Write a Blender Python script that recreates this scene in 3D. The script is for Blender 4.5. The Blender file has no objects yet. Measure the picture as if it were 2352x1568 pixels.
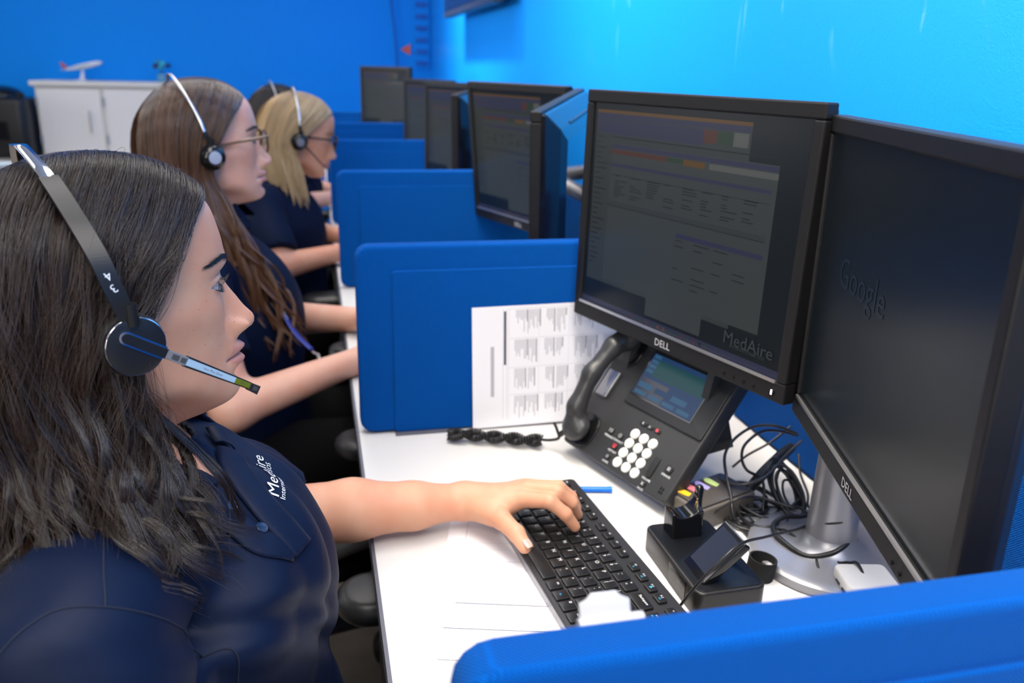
import bpy, bmesh, math, random
import numpy as np
from mathutils import Vector, Matrix, Euler
random.seed(7); RNG = np.random.default_rng(7)
scene = bpy.context.scene
COL = scene.collection
PI = math.pi

# ------------------------------------------------------------------ camera, lights, exposure
cam_data = bpy.data.cameras.new('camera')
cam = bpy.data.objects.new('camera', cam_data)
COL.objects.link(cam)
CAM_POS = (-0.043, 0.0, 1.27)
cam.matrix_world = Matrix(((0.97408448, 0.04897801, -0.22081798, CAM_POS[0]),
                           (-0.22498968, 0.31002897, -0.92372165, CAM_POS[1]),
                           (0.02321792, 0.94946469, 0.31301396, CAM_POS[2]),
                           (0, 0, 0, 1)))
cam_data.sensor_width = 36.0
cam_data.lens = 29.095
cam_data.clip_start = 0.02
cam_data.dof.use_dof = True
cam_data.dof.focus_distance = 0.72
cam_data.dof.aperture_fstop = 6.0
scene.camera = cam
scene.view_settings.view_transform = 'Standard'
scene.view_settings.look = 'None'
scene.view_settings.gamma = 1.0
scene.view_settings.use_curve_mapping = False
scene.view_settings.exposure = 0.20
world = bpy.data.worlds.new('world'); scene.world = world
world.use_nodes = True
world.node_tree.nodes['Background'].inputs[0].default_value = (0.9, 0.95, 1.0, 1)
world.node_tree.nodes['Background'].inputs[1].default_value = 0.06

def area(name, loc, size, power, rot=(0, 0, 0), color=(1, 1, 1)):
    d = bpy.data.lights.new(name, 'AREA'); d.shape = 'RECTANGLE'
    d.size, d.size_y = size; d.energy = power; d.color = color
    o = bpy.data.objects.new(name, d); COL.objects.link(o)
    o.location = loc; o.rotation_euler = rot
    return o
# ceiling troffers (the panels themselves are built with the room)
TROFFERS = [(0.32, -0.45), (-0.15, 0.75), (0.05, 2.3), (0.05, 3.9), (-0.9, -0.9), (-1.75, 2.3), (-1.75, 4.4), (-3.4, 1.2), (-3.4, 3.6)]  # the first one is added to brighten the near woman's face
CEIL = 2.55
TPOW = [24, 8, 12, 5, 17, 2, .5, 1.2, .4]
WARM = (1.0, .90, .77)
for i, (tx, ty) in enumerate(TROFFERS):
    area('troffer_light', (tx, ty, CEIL - 0.03), (0.6, 1.2), TPOW[i], color=WARM)
# added wall-washer lamps, there to brighten the blue wall
for wy, wp in ((.6, 17), (2.2, 20), (4.3, 24)):
    o_ = area('wall_washer_light', (.18, wy, 2.50), (.12, 1.3), wp, rot=(0, math.radians(-26), 0), color=WARM); o_.data.spread = math.radians(75)

# added window lamp behind the camera, brightens the faces
area('window_light', (-1.35, -1.90, 1.55), (1.9, 1.3), 30, rot=(math.radians(84), 0, math.radians(-8)), color=(1.0, .90, .76))

o_ = area('window_light', (-4.52, 3.9, 1.75), (1.8, 1.1), 20, rot=(math.radians(90), 0, math.radians(-90)), color=(1.0, .97, .94)); o_.data.spread = math.radians(60)  # added lamp on the left, gives the side wall its pale gloss

# ------------------------------------------------------------------ helpers
def srgb(r, g, b):
    f = lambda c: (c / 255 / 12.92) if c / 255 <= 0.04045 else ((c / 255 + 0.055) / 1.055) ** 2.4
    return (f(r), f(g), f(b), 1)

def mat(name, color, rough=0.5, metal=0.0, spec=0.5, emit=None, estr=0.0, bump=None, noise=None, coat=0.0,
        trans=0.0, sheen=0.0, sss=0.0, sssr=(1, .35, .2), alpha=1.0, ior=1.45):
    """Principled material; bump=(kind, scale, strength, dist) noise=(scale, amount)"""
    m = bpy.data.materials.new(name); m.use_nodes = True
    nt = m.node_tree; p = nt.nodes['Principled BSDF']
    if len(color) == 3: color = (*color, 1)
    p.inputs['Base Color'].default_value = color
    p.inputs['Roughness'].default_value = rough
    p.inputs['Metallic'].default_value = metal
    p.inputs['Specular IOR Level'].default_value = spec
    p.inputs['IOR'].default_value = ior
    p.inputs['Coat Weight'].default_value = coat
    p.inputs['Transmission Weight'].default_value = trans
    p.inputs['Sheen Weight'].default_value = sheen
    p.inputs['Alpha'].default_value = alpha
    if sss:
        p.inputs['Subsurface Weight'].default_value = sss
        p.inputs['Subsurface Radius'].default_value = sssr
        p.inputs['Subsurface Scale'].default_value = 0.006
    if emit:
        p.inputs['Emission Color'].default_value = (*emit[:3], 1)
        p.inputs['Emission Strength'].default_value = estr
    tc = nt.nodes.new('ShaderNodeTexCoord')
    if noise:
        n = nt.nodes.new('ShaderNodeTexNoise'); n.inputs['Scale'].default_value = noise[0]; n.inputs['Detail'].default_value = 4
        nt.links.new(tc.outputs['Object'], n.inputs['Vector'])
        r = nt.nodes.new('ShaderNodeMapRange')
        r.inputs['From Min'].default_value = .3; r.inputs['From Max'].default_value = .7
        r.inputs['To Min'].default_value = 1 - noise[1]; r.inputs['To Max'].default_value = 1 + noise[1]
        nt.links.new(n.outputs['Fac'], r.inputs['Value'])
        mx = nt.nodes.new('ShaderNodeMix'); mx.data_type = 'RGBA'; mx.blend_type = 'MULTIPLY'
        mx.inputs['Factor'].default_value = 1; mx.inputs['A'].default_value = color
        nt.links.new(r.outputs['Result'], mx.inputs['B'])
        nt.links.new(mx.outputs['Result'], p.inputs['Base Color'])
    if bump:
        kind, sc, st, dist = bump
        if kind == 'noise':
            t = nt.nodes.new('ShaderNodeTexNoise'); t.inputs['Scale'].default_value = sc; t.inputs['Detail'].default_value = 3
            nt.links.new(tc.outputs['Object'], t.inputs['Vector']); out = t.outputs['Fac']
        elif kind == 'weave':
            sep = nt.nodes.new('ShaderNodeSeparateXYZ'); nt.links.new(tc.outputs['Object'], sep.inputs[0])
            def sine(src, ph=0.0):
                a = nt.nodes.new('ShaderNodeMath'); a.operation = 'MULTIPLY_ADD'; a.inputs[1].default_value = sc; a.inputs[2].default_value = ph
                nt.links.new(src, a.inputs[0])
                b = nt.nodes.new('ShaderNodeMath'); b.operation = 'SINE'; nt.links.new(a.outputs[0], b.inputs[0]); return b.outputs[0]
            ad = nt.nodes.new('ShaderNodeMath'); ad.operation = 'ADD'
            nt.links.new(sep.outputs['X'], ad.inputs[0]); nt.links.new(sep.outputs['Y'], ad.inputs[1])
            mu = nt.nodes.new('ShaderNodeMath'); mu.operation = 'MULTIPLY'
            nt.links.new(sine(ad.outputs[0]), mu.inputs[0]); nt.links.new(sine(sep.outputs['Z']), mu.inputs[1]); out = mu.outputs[0]
            # the yarn itself: raised threads get a paler base colour, hollows a darker one
            cr = nt.nodes.new('ShaderNodeMapRange'); cr.inputs['From Min'].default_value = -1; cr.inputs['To Min'].default_value = 0.62; cr.inputs['To Max'].default_value = 1.28
            nt.links.new(out, cr.inputs['Value'])
            mx = nt.nodes.new('ShaderNodeMix'); mx.data_type = 'RGBA'; mx.blend_type = 'MULTIPLY'; mx.inputs['Factor'].default_value = 1
            mx.inputs['A'].default_value = color; nt.links.new(cr.outputs['Result'], mx.inputs['B'])
            nt.links.new(mx.outputs['Result'], p.inputs['Base Color'])
        b = nt.nodes.new('ShaderNodeBump'); b.inputs['Strength'].default_value = st; b.inputs['Distance'].default_value = dist
        nt.links.new(out, b.inputs['Height']); nt.links.new(b.outputs['Normal'], p.inputs['Normal'])
    return m

def finish(o, parent=None, label=None, cat=None, group=None, kind=None):
    COL.objects.link(o)
    if parent is not None: o.parent = parent
    if label: o['label'] = label
    if cat: o['category'] = cat
    if group: o['group'] = group
    if kind: o['kind'] = kind
    return o

def empty(name, loc, rz=0.0, label=None, cat=None, group=None, rot=None):
    o = bpy.data.objects.new(name, None); o.empty_display_size = 0.05
    o.location = loc; o.rotation_euler = rot if rot is not None else (0, 0, rz)
    return finish(o, None, label, cat, group)

def mesh_np(name, V, F, mats, parent=None, smooth=True, midx=None, **kw):
    """fast mesh from numpy arrays; F is (n,3) or (n,4)"""
    V = np.ascontiguousarray(V, dtype=np.float32); F = np.ascontiguousarray(F, dtype=np.int32)
    me = bpy.data.meshes.new(name)
    me.vertices.add(len(V)); me.vertices.foreach_set('co', V.ravel())
    k = F.shape[1]
    me.loops.add(F.size); me.loops.foreach_set('vertex_index', F.ravel())
    me.polygons.add(len(F)); me.polygons.foreach_set('loop_start', np.arange(len(F), dtype=np.int32) * k)
    if midx is not None: me.polygons.foreach_set('material_index', np.asarray(midx, dtype=np.int32))
    me.polygons.foreach_set('use_smooth', np.full(len(F), smooth))
    me.update(calc_edges=True); me.validate()
    for m in (mats if isinstance(mats, (list, tuple)) else [mats]): me.materials.append(m)
    o = bpy.data.objects.new(name, me)
    return finish(o, parent, **kw)

class MB:
    """collects shapes into ONE mesh"""
    def __init__(s): s.v = []; s.f = []; s.m = []; s.T = Matrix.Identity(4); s.mi = 0
    def add(s, vs, fs, T=None):
        M = s.T @ T if T is not None else s.T
        n = len(s.v); s.v += [tuple(M @ Vector(p)) for p in vs]
        s.f += [tuple(i + n for i in f) for f in fs]; s.m += [s.mi] * len(fs); return s
    def box(s, c, d, T=None):
        x, y, z = [k / 2 for k in d]; cx, cy, cz = c
        vs = [(cx + a * x, cy + b * y, cz + e * z) for e in (-1, 1) for b in (-1, 1) for a in (-1, 1)]
        return s.add(vs, [(0, 2, 3, 1), (4, 5, 7, 6), (0, 1, 5, 4), (2, 6, 7, 3), (0, 4, 6, 2), (1, 3, 7, 5)], T)
    def prism(s, poly, z0, z1, T=None, bev=0.0, seg=3):
        """polygon (ccw) extruded in z, top and bottom edges rounded by insetting"""
        n = len(poly); P = [Vector((p[0], p[1])) for p in poly]
        nr = []
        for i in range(n):
            a = (P[i] - P[i - 1]); b = (P[(i + 1) % n] - P[i])
            a = a.normalized() if a.length > 1e-9 else b.normalized(); b = b.normalized() if b.length > 1e-9 else a
            t = (a + b); t = t.normalized() if t.length > 1e-6 else a
            nr.append(Vector((t.y, -t.x)))
        lv = []
        if bev > 0:
            lv = [(z0 + bev * (1 - math.cos(PI / 2 * k / seg)), bev * (1 - math.sin(PI / 2 * k / seg))) for k in range(seg + 1)]
            lv += [(z1 - bev * (1 - math.cos(PI / 2 * k / seg)), bev * (1 - math.sin(PI / 2 * k / seg))) for k in range(seg, -1, -1)]
        else: lv = [(z0, 0), (z1, 0)]
        vs = []
        for z, ins in lv: vs += [(P[i].x - nr[i].x * ins, P[i].y - nr[i].y * ins, z) for i in range(n)]
        fs = [tuple(range(n - 1, -1, -1)), tuple(range((len(lv) - 1) * n, len(lv) * n))]
        for k in range(len(lv) - 1):
            for i in range(n):
                j = (i + 1) % n; fs.append((k * n + i, k * n + j, (k + 1) * n + j, (k + 1) * n + i))
        return s.add(vs, fs, T)
    def rbox(s, c, d, r, T=None, bev=0.0, seg=4):
        """box with rounded vertical corners r and bevelled top/bottom"""
        return s.prism([(c[0] + x, c[1] + y) for x, y in rrect(d[0], d[1], r, seg)], c[2] - d[2] / 2, c[2] + d[2] / 2, T, bev)
    def cyl(s, a, b, r0, r1=None, n=20, caps=True):
        if r1 is None: r1 = r0
        a, b = Vector(a), Vector(b); d = (b - a); q = d.to_track_quat('Z', 'Y').to_matrix()
        vs = []
        for p, r in ((a, r0), (b, r1)):
            vs += [tuple(p + q @ Vector((r * math.cos(2 * PI * i / n), r * math.sin(2 * PI * i / n), 0))) for i in range(n)]
        fs = [(i, (i + 1) % n, n + (i + 1) % n, n + i) for i in range(n)]
        if caps: fs += [tuple(range(n - 1, -1, -1)), tuple(range(n, 2 * n))]
        return s.add(vs, fs)
    def lathe(s, prof, n=32, T=None, closed=False):
        vs = [(r * math.cos(2 * PI * i / n), r * math.sin(2 * PI * i / n), z) for r, z in prof for i in range(n)]
        fs = []
        for k in range(len(prof) - 1):
            for i in range(n):
                j = (i + 1) % n; fs.append((k * n + i, k * n + j, (k + 1) * n + j, (k + 1) * n + i))
        fs += [tuple(range(n - 1, -1, -1)), tuple(range((len(prof) - 1) * n, len(prof) * n))]
        return s.add(vs, fs, T)
    def tube(s, pts, r, n=10, caps=True, smooth=0, flat=None):
        P = smooth_path(pts, smooth) if smooth else np.array(pts, float)
        R = np.full(len(P), r) if np.isscalar(r) else np.interp(np.linspace(0, 1, len(P)), np.linspace(0, 1, len(r)), r)
        V, F = tube_np(P, R, n)
        if flat: pass
        s.add([tuple(p) for p in V], [tuple(f) for f in F])
        if caps:
            m = len(V); base = len(s.v) - m
            s.f += [tuple(base + i for i in range(n - 1, -1, -1)), tuple(base + m - n + i for i in range(n))]; s.m += [s.mi] * 2
        return s
    def ellip(s, c, r, T=None, nu=20, nv=12):
        vs = []; fs = []
        for j in range(nv + 1):
            t = PI * j / nv
            for i in range(nu):
                a = 2 * PI * i / nu; vs.append((c[0] + r[0] * math.sin(t) * math.cos(a), c[1] + r[1] * math.sin(t) * math.sin(a), c[2] - r[2] * math.cos(t)))
        for j in range(nv):
            for i in range(nu):
                k = (i + 1) % nu; fs.append((j * nu + i, j * nu + k, (j + 1) * nu + k, (j + 1) * nu + i))
        return s.add(vs, fs, T)
    def text(s, txt, T, size=0.01, depth=0.0, align='CENTER'):
        V, F = text_geo(txt, align)
        return s.add([(x * size, y * size, z * depth) for x, y, z in V], F, T)
    def build(s, name, mats, parent=None, smooth=False, weld=False, bevel=0.0, **kw):
        me = bpy.data.meshes.new(name); me.from_pydata(s.v, [], s.f)
        for m in (mats if isinstance(mats, (list, tuple)) else [mats]): me.materials.append(m)
        me.polygons.foreach_set('material_index', s.m)
        if smooth:
            me.polygons.foreach_set('use_smooth', [True] * len(me.polygons))
            try: me.set_sharp_from_angle(angle=math.radians(40))
            except Exception: pass
        me.update()
        o = bpy.data.objects.new(name, me)
        if bevel:
            b = o.modifiers.new('bevel', 'BEVEL'); b.width = bevel; b.segments = 2; b.limit_method = 'ANGLE'; b.angle_limit = 0.7; b.harden_normals = False
        return finish(o, parent, **kw)

def rrect(w, h, r, seg=4):
    out = []
    for cx, cy, a0 in ((w / 2 - r, h / 2 - r, 0), (-w / 2 + r, h / 2 - r, 90), (-w / 2 + r, -h / 2 + r, 180), (w / 2 - r, -h / 2 + r, 270)):
        for k in range(seg + 1):
            a = math.radians(a0 + 90 * k / seg); out.append((cx + r * math.cos(a), cy + r * math.sin(a)))
    return out

def smooth_path(pts, k=6):
    """Catmull-Rom"""
    P = np.array(pts, float); n = len(P)
    Q = np.vstack([2 * P[0] - P[1], P, 2 * P[-1] - P[-2]]); out = []
    for i in range(n - 1):
        p0, p1, p2, p3 = Q[i:i + 4]
        for t in np.linspace(0, 1, k, endpoint=False):
            out.append(0.5 * ((2 * p1) + (-p0 + p2) * t + (2 * p0 - 5 * p1 + 4 * p2 - p3) * t * t + (-p0 + 3 * p1 - 3 * p2 + p3) * t ** 3))
    out.append(P[-1]); return np.array(out)

def tube_np(P, R, n=8):
    """tube round a polyline, parallel-transport frame"""
    T = np.gradient(P, axis=0); T /= np.linalg.norm(T, axis=1)[:, None] + 1e-12
    u = np.cross(T[0], [0, 0, 1.0]);
    if np.linalg.norm(u) < 1e-3: u = np.cross(T[0], [0, 1.0, 0])
    u /= np.linalg.norm(u); U = [u]
    for i in range(1, len(P)):
        u = u - T[i] * (u @ T[i]); u /= np.linalg.norm(u) + 1e-12; U.append(u)
    U = np.array(U); W = np.cross(T, U)
    a = np.linspace(0, 2 * PI, n, endpoint=False)
    V = P[:, None, :] + R[:, None, None] * (U[:, None, :] * np.cos(a)[None, :, None] + W[:, None, :] * np.sin(a)[None, :, None])
    k = len(P); i = np.arange(k - 1)[:, None] * n; j = np.arange(n)[None, :]
    F = np.stack([i + j, i + (j + 1) % n, i + n + (j + 1) % n, i + n + j], -1).reshape(-1, 4)
    return V.reshape(-1, 3), F

_tx = {}
def text_geo(txt, align='CENTER'):
    if (txt, align) not in _tx:
        c = bpy.data.curves.new('t', 'FONT'); c.body = txt; c.align_x = align; c.align_y = 'CENTER'; c.resolution_u = 2
        o = bpy.data.objects.new('t', c); COL.objects.link(o)
        dg = bpy.context.evaluated_depsgraph_get()
        me = bpy.data.meshes.new_from_object(o.evaluated_get(dg))
        _tx[(txt, align)] = ([tuple(v.co) for v in me.vertices], [tuple(p.vertices) for p in me.polygons])
        bpy.data.objects.remove(o); bpy.data.curves.remove(c); bpy.data.meshes.remove(me)
    return _tx[(txt, align)]

def frame(o, x, y, z=None):
    """4x4 from origin and axes"""
    x = Vector(x).normalized(); y = Vector(y).normalized(); z = x.cross(y) if z is None else Vector(z)
    return Matrix(((x.x, y.x, z.x, o[0]), (x.y, y.y, z.y, o[1]), (x.z, y.z, z.z, o[2]), (0, 0, 0, 1)))

# ---- signed-distance modelling (vectorised) -> surface nets
def smin(a, b, k):
    h = np.clip(0.5 + 0.5 * (b - a) / k, 0, 1); return b * (1 - h) + a * h - k * h * (1 - h)
def sd_cap(P, a, b, ra, rb):
    a = np.array(a, float); b = np.array(b, float); ab = b - a
    t = np.clip(((P - a) @ ab) / (ab @ ab + 1e-12), 0, 1)
    return np.linalg.norm(P - a - t[..., None] * ab, axis=-1) - (ra + (rb - ra) * t)
def sd_ell(P, c, r, R=None):
    q = P - np.array(c, float)
    if R is not None: q = q @ R
    r = np.array(r, float); k0 = np.linalg.norm(q / r, axis=-1); k1 = np.linalg.norm(q / (r * r), axis=-1)
    return k0 * (k0 - 1) / (k1 + 1e-9)
def chain(P, pts, rad, k=0.006):
    d = None
    for i in range(len(pts) - 1):
        e = sd_cap(P, pts[i], pts[i + 1], rad[i], rad[i + 1]); d = e if d is None else smin(d, e, k)
    return d
def sdf_mesh(fn, lo, hi, h):
    lo = np.array(lo, float); hi = np.array(hi, float)
    n = np.ceil((hi - lo) / h).astype(int) + 1
    ax = [lo[i] + h * np.arange(n[i]) for i in range(3)]
    D = np.empty(n, np.float32)
    for i in range(0, n[0], 16):
        X, Y, Z = np.meshgrid(ax[0][i:i + 16], ax[1], ax[2], indexing='ij')
        D[i:i + 16] = fn(np.stack([X, Y, Z], -1))
    S = D < 0
    c = [S[a:n[0] - 1 + a, b:n[1] - 1 + b, e:n[2] - 1 + e] for a in (0, 1) for b in (0, 1) for e in (0, 1)]
    cnt = sum(x.astype(np.int8) for x in c); act = (cnt > 0) & (cnt < 8)
    idx = -np.ones(act.shape, np.int64); I = np.argwhere(act); idx[act] = np.arange(len(I))
    acc = np.zeros((len(I), 3)); w = np.zeros(len(I))
    cor = [(a, b, e) for a in (0, 1) for b in (0, 1) for e in (0, 1)]
    for p in range(8):
        for q in range(p + 1, 8):
            d = np.array(cor[q]) - np.array(cor[p])
            if np.abs(d).sum() != 1: continue
            i0 = I + cor[p]; i1 = I + cor[q]
            v0 = D[i0[:, 0], i0[:, 1], i0[:, 2]]; v1 = D[i1[:, 0], i1[:, 1], i1[:, 2]]
            m = (v0 < 0) != (v1 < 0); t = np.where(m, v0 / np.where(m, v0 - v1, 1), 0)
            acc += np.where(m[:, None], np.array(cor[p]) + t[:, None] * d, 0); w += m
    V = lo + h * (I + acc / np.maximum(w, 1)[:, None])
    F = []
    for axis in range(3):
        a1, a2 = (axis + 1) % 3, (axis + 2) % 3
        sl0 = [slice(None)] * 3; sl1 = [slice(None)] * 3; sl0[axis] = slice(0, -1); sl1[axis] = slice(1, None)
        s0 = S[tuple(sl0)]; s1 = S[tuple(sl1)]
        E = np.argwhere(s0 != s1); E = E[(E[:, a1] > 0) & (E[:, a2] > 0) & (E[:, a1] < n[a1] - 1) & (E[:, a2] < n[a2] - 1)]
        if not len(E): continue
        o1 = np.zeros(3, int); o1[a1] = 1; o2 = np.zeros(3, int); o2[a2] = 1
        g = lambda e: idx[e[:, 0], e[:, 1], e[:, 2]]
        q = np.stack([g(E - o1 - o2), g(E - o2), g(E), g(E - o1)], -1)
        inside = s0[E[:, 0], E[:, 1], E[:, 2]]
        q = np.where(inside[:, None], q, q[:, ::-1]); F.append(q[(q >= 0).all(1)])
    return V, np.vstack(F)
# ------------------------------------------------------------------ materials
BLUE = (.001, .27, .88, 1)
M_wallblue = mat('blue wall paint', BLUE, .5, spec=.15, bump=('noise', 420, .35, .0012))
def wipe_marks(m):
    """pale rubbed streaks on the paint: a dirt pattern with a shape of its own"""
    nt = m.node_tree; p = nt.nodes['Principled BSDF']
    tc = nt.nodes.new('ShaderNodeTexCoord'); mp = nt.nodes.new('ShaderNodeMapping')
    mp.inputs['Scale'].default_value = (1, 9, 2.2); mp.inputs['Rotation'].default_value = (0.5, 0, 0); nt.links.new(tc.outputs['Object'], mp.inputs['Vector'])
    n = nt.nodes.new('ShaderNodeTexNoise'); n.inputs['Scale'].default_value = 1.6; n.inputs['Detail'].default_value = 6; n.inputs['Distortion'].default_value = 1.5
    nt.links.new(mp.outputs[0], n.inputs['Vector'])
    r = nt.nodes.new('ShaderNodeMapRange'); r.inputs['From Min'].default_value = .6; r.inputs['From Max'].default_value = .72
    nt.links.new(n.outputs['Fac'], r.inputs['Value'])
    sep = nt.nodes.new('ShaderNodeSeparateXYZ'); nt.links.new(tc.outputs['Object'], sep.inputs[0])
    a = nt.nodes.new('ShaderNodeMapRange'); a.inputs['From Min'].default_value = 1.27; a.inputs['From Max'].default_value = 1.38; nt.links.new(sep.outputs['Z'], a.inputs['Value'])
    b = nt.nodes.new('ShaderNodeMapRange'); b.inputs['From Min'].default_value = 2.6; b.inputs['From Max'].default_value = 2.0; nt.links.new(sep.outputs['Y'], b.inputs['Value'])
    m1 = nt.nodes.new('ShaderNodeMath'); m1.operation = 'MULTIPLY'; nt.links.new(a.outputs[0], m1.inputs[0]); nt.links.new(b.outputs[0], m1.inputs[1])
    m2 = nt.nodes.new('ShaderNodeMath'); m2.operation = 'MULTIPLY'; nt.links.new(m1.outputs[0], m2.inputs[0]); nt.links.new(r.outputs[0], m2.inputs[1])
    m3 = nt.nodes.new('ShaderNodeMath'); m3.operation = 'MULTIPLY'; m3.inputs[1].default_value = .35; nt.links.new(m2.outputs[0], m3.inputs[0])
    mx = nt.nodes.new('ShaderNodeMix'); mx.data_type = 'RGBA'; mx.inputs['A'].default_value = BLUE; mx.inputs['B'].default_value = (.35, .65, .95, 1)
    nt.links.new(m3.outputs[0], mx.inputs['Factor']); nt.links.new(mx.outputs['Result'], p.inputs['Base Color'])
M_wallside = mat('blue wall paint rubbed', BLUE, .36, spec=.5, bump=('noise', 420, .5, .0015), coat=.7); wipe_marks(M_wallside)
M_wallside.node_tree.nodes['Principled BSDF'].inputs['Coat Roughness'].default_value = .32
M_wallgrey = mat('grey wall paint', (.26, .26, .27), .6)
M_ceil = mat('ceiling tile', (.75, .75, .76), .9, bump=('noise', 200, .4, .002))
M_carpet = mat('taupe carpet', (.20, .165, .13), .95, bump=('noise', 300, .6, .004), noise=(8, .2))
M_white = mat('white laminate', (.62, .61, .595), .45, spec=.3)
M_edge = mat('grey edge band', (.10, .105, .13), .5)
M_dgrey = mat('dark grey metal', (.045, .047, .05), .45)
M_fab = mat('blue divider fabric', (.0004, .078, .36), .9, spec=.06, bump=('weave', 2300, .9, .0006), sheen=.02)
M_black = mat('black plastic', (.012, .012, .013), .42, spec=.5, bump=('noise', 900, .15, .0003))
M_blackg = mat('glossy black plastic', (.006, .006, .007), .12, spec=.6)
M_bezel = mat('textured black bezel', (.008, .008, .009), .48, spec=.35, bump=('noise', 1500, .5, .0004))
M_silver = mat('brushed silver', (.62, .62, .64), .28, metal=.9)
M_silverp = mat('silver painted plastic', (.30, .30, .32), .32, metal=.55)
M_chrome = mat('chrome', (.85, .85, .86), .07, metal=1)
M_logo = mat('logo silver', (.72, .72, .74), .3, metal=.3)
M_cab = mat('warm white cabinet paint', (.70, .68, .65), .5)
M_cable = mat('black cable rubber', (.012, .012, .013), .38, spec=.55)
M_paper = mat('white paper', (.78, .78, .82), .8)
M_ink = mat('grey print', (.42, .42, .46), .8)
M_inkd = mat('dark print', (.05, .05, .08), .8)
M_offw = mat('off white plastic', (.76, .74, .70), .35)

# ------------------------------------------------------------------ room shell
def struct(name, c, d, m):
    b = MB(); b.box(c, d); return b.build(name, m, kind='structure')
struct('floor', (-1.9, 2.0, -.05), (5.6, 8.2, .1), M_carpet)
struct('wall_right', (.82, 2.0, 1.275), (.1, 8.2, 2.55), M_wallside)
struct('wall_back', (-1.965, 6.05, 1.275), (5.47, .1, 2.55), M_wallblue)
struct('wall_left', (-4.65, 2.0, 1.275), (.1, 8.0, 2.55), M_wallgrey)
struct('wall_front', (-1.965, -2.05, 1.275), (5.47, .1, 2.55), M_wallgrey)
struct('ceiling', (-1.9, 2.0, CEIL + .05), (5.6, 8.2, .1), M_ceil)
M_diff = mat('lit diffuser', (.9, .9, .9), .5, emit=(1, 1, 1), estr=3.0)
LAMPW = ['above the foreground divider', 'above the near desk', 'above the second and third desks', 'above the fourth desk', 'behind the camera', 'in the aisle beside the chestnut-haired woman', 'in the aisle near the back wall', 'near the left wall at the front', 'near the left wall at the back']
for i, (tx, ty) in enumerate(TROFFERS):
    t = empty('ceiling_light', (tx, ty, CEIL), 0, 'white framed ceiling light panel ' + LAMPW[i], 'ceiling light', 'ceiling light panels')
    b = MB()
    for sx in (-1, 1): b.box((sx * .315, 0, -.008), (.03, 1.26, .016))
    for sy in (-1, 1): b.box((0, sy * .615, -.008), (.6, .03, .016))
    b.build('frame', M_white, t)
    b = MB(); b.box((0, 0, -.006), (.6, 1.2, .008)); b.build('diffuser', M_diff, t)

# added window behind the camera, unseen, goes with the fill lamp
b = MB()
for (x, z, w_, h_) in ((-1.35, .86, 2.08, .07), (-1.35, 2.24, 2.08, .07), (-2.355, 1.55, .07, 1.45), (-.345, 1.55, .07, 1.45), (-1.35, 1.55, .05, 1.31)): b.box((x, -1.975, z), (w_, .05, h_))
wf = b.build('window_1', M_white, kind='structure')
b = MB(); b.box((-1.35, -1.985, 1.55), (1.96, .006, 1.33)); b.build('pane', mat('daylit blind', (.8, .8, .8), .6, emit=(.95, .97, 1), estr=1.2), wf)

b = MB()
for (y, z, w_, h_) in ((3.9, 1.16, 1.98, .07), (3.9, 2.34, 1.98, .07), (2.945, 1.75, .07, 1.25), (4.855, 1.75, .07, 1.25), (3.9, 1.75, .05, 1.11)): b.box((-4.575, y, z), (.05, w_, h_))
wf = b.build('window_2', M_white, kind='structure')  # unseen window added with its lamp for the side wall's gloss
b = MB(); b.box((-4.585, 3.9, 1.75), (.006, 1.86, 1.13)); b.build('pane', mat('daylit blind left', (.8, .8, .8), .6, emit=(.95, .97, 1), estr=1.2), wf)
# things on the back wall
b = MB()
# louvred metal strip beside the corner
b.box((.70, 5.992, 1.9), (.11, .012, 1.3))
o = b.build('wall_vent', M_wallblue, label='tall louvred strip painted blue on the back wall by the corner', cat='vent')
b = MB()
M_louv = mat('darker blue slots', srgb(0, 95, 190), .6)
for k in range(17): b = MB(); b.box((.70, 5.98, 1.29 + k * .075), (.075, .014, .028)); b.build('louvre', M_louv, o)
b = MB(); b.prism([(-.035, 0), (.03, -.035), (.03, .035)], 0, .006, frame((.595, 5.995, 1.376), (1, 0, 0), (0, 0, 1)))
b.build('warning_sticker', mat('orange red sticker', (.75, .12, .05), .5), label='small orange triangle sticker on the blue back wall', cat='sticker')
b = MB(); b.tube([(.49, 5.985, 2.5), (.50, 5.985, 1.75), (.522, 5.985, 1.5), (.535, 5.985, 1.25), (.535, 5.985, .8)], .006, 8, smooth=6)
b.build('wall_cable', mat('blue painted cable', srgb(0, 85, 175), .5), label='thin dark blue cable hanging down the back wall', cat='cable')

# wall televisions above the desks
def television(y0, y1, z0, label):
    t = empty('television', (.77, (y0 + y1) / 2, z0), 0, label, 'television')
    w = y1 - y0
    b = MB(); b.box((-.09, 0, .27), (.045, w, .54)); b.build('body', mat('dark tv shell', (.02, .025, .04), .35), t, bevel=.004)
    b = MB(); b.box((-.1135, 0, .275), (.002, w - .04, .49)); b.build('screen', M_blackg, t)
    b = MB(); b.box((-.034, 0, .25), (.066, w * .4, .3)); b.build('wall_bracket', M_dgrey, t)
television(3.40, 4.66, 1.515, 'dark television mounted high on the blue wall nearest the room corner')

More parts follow.
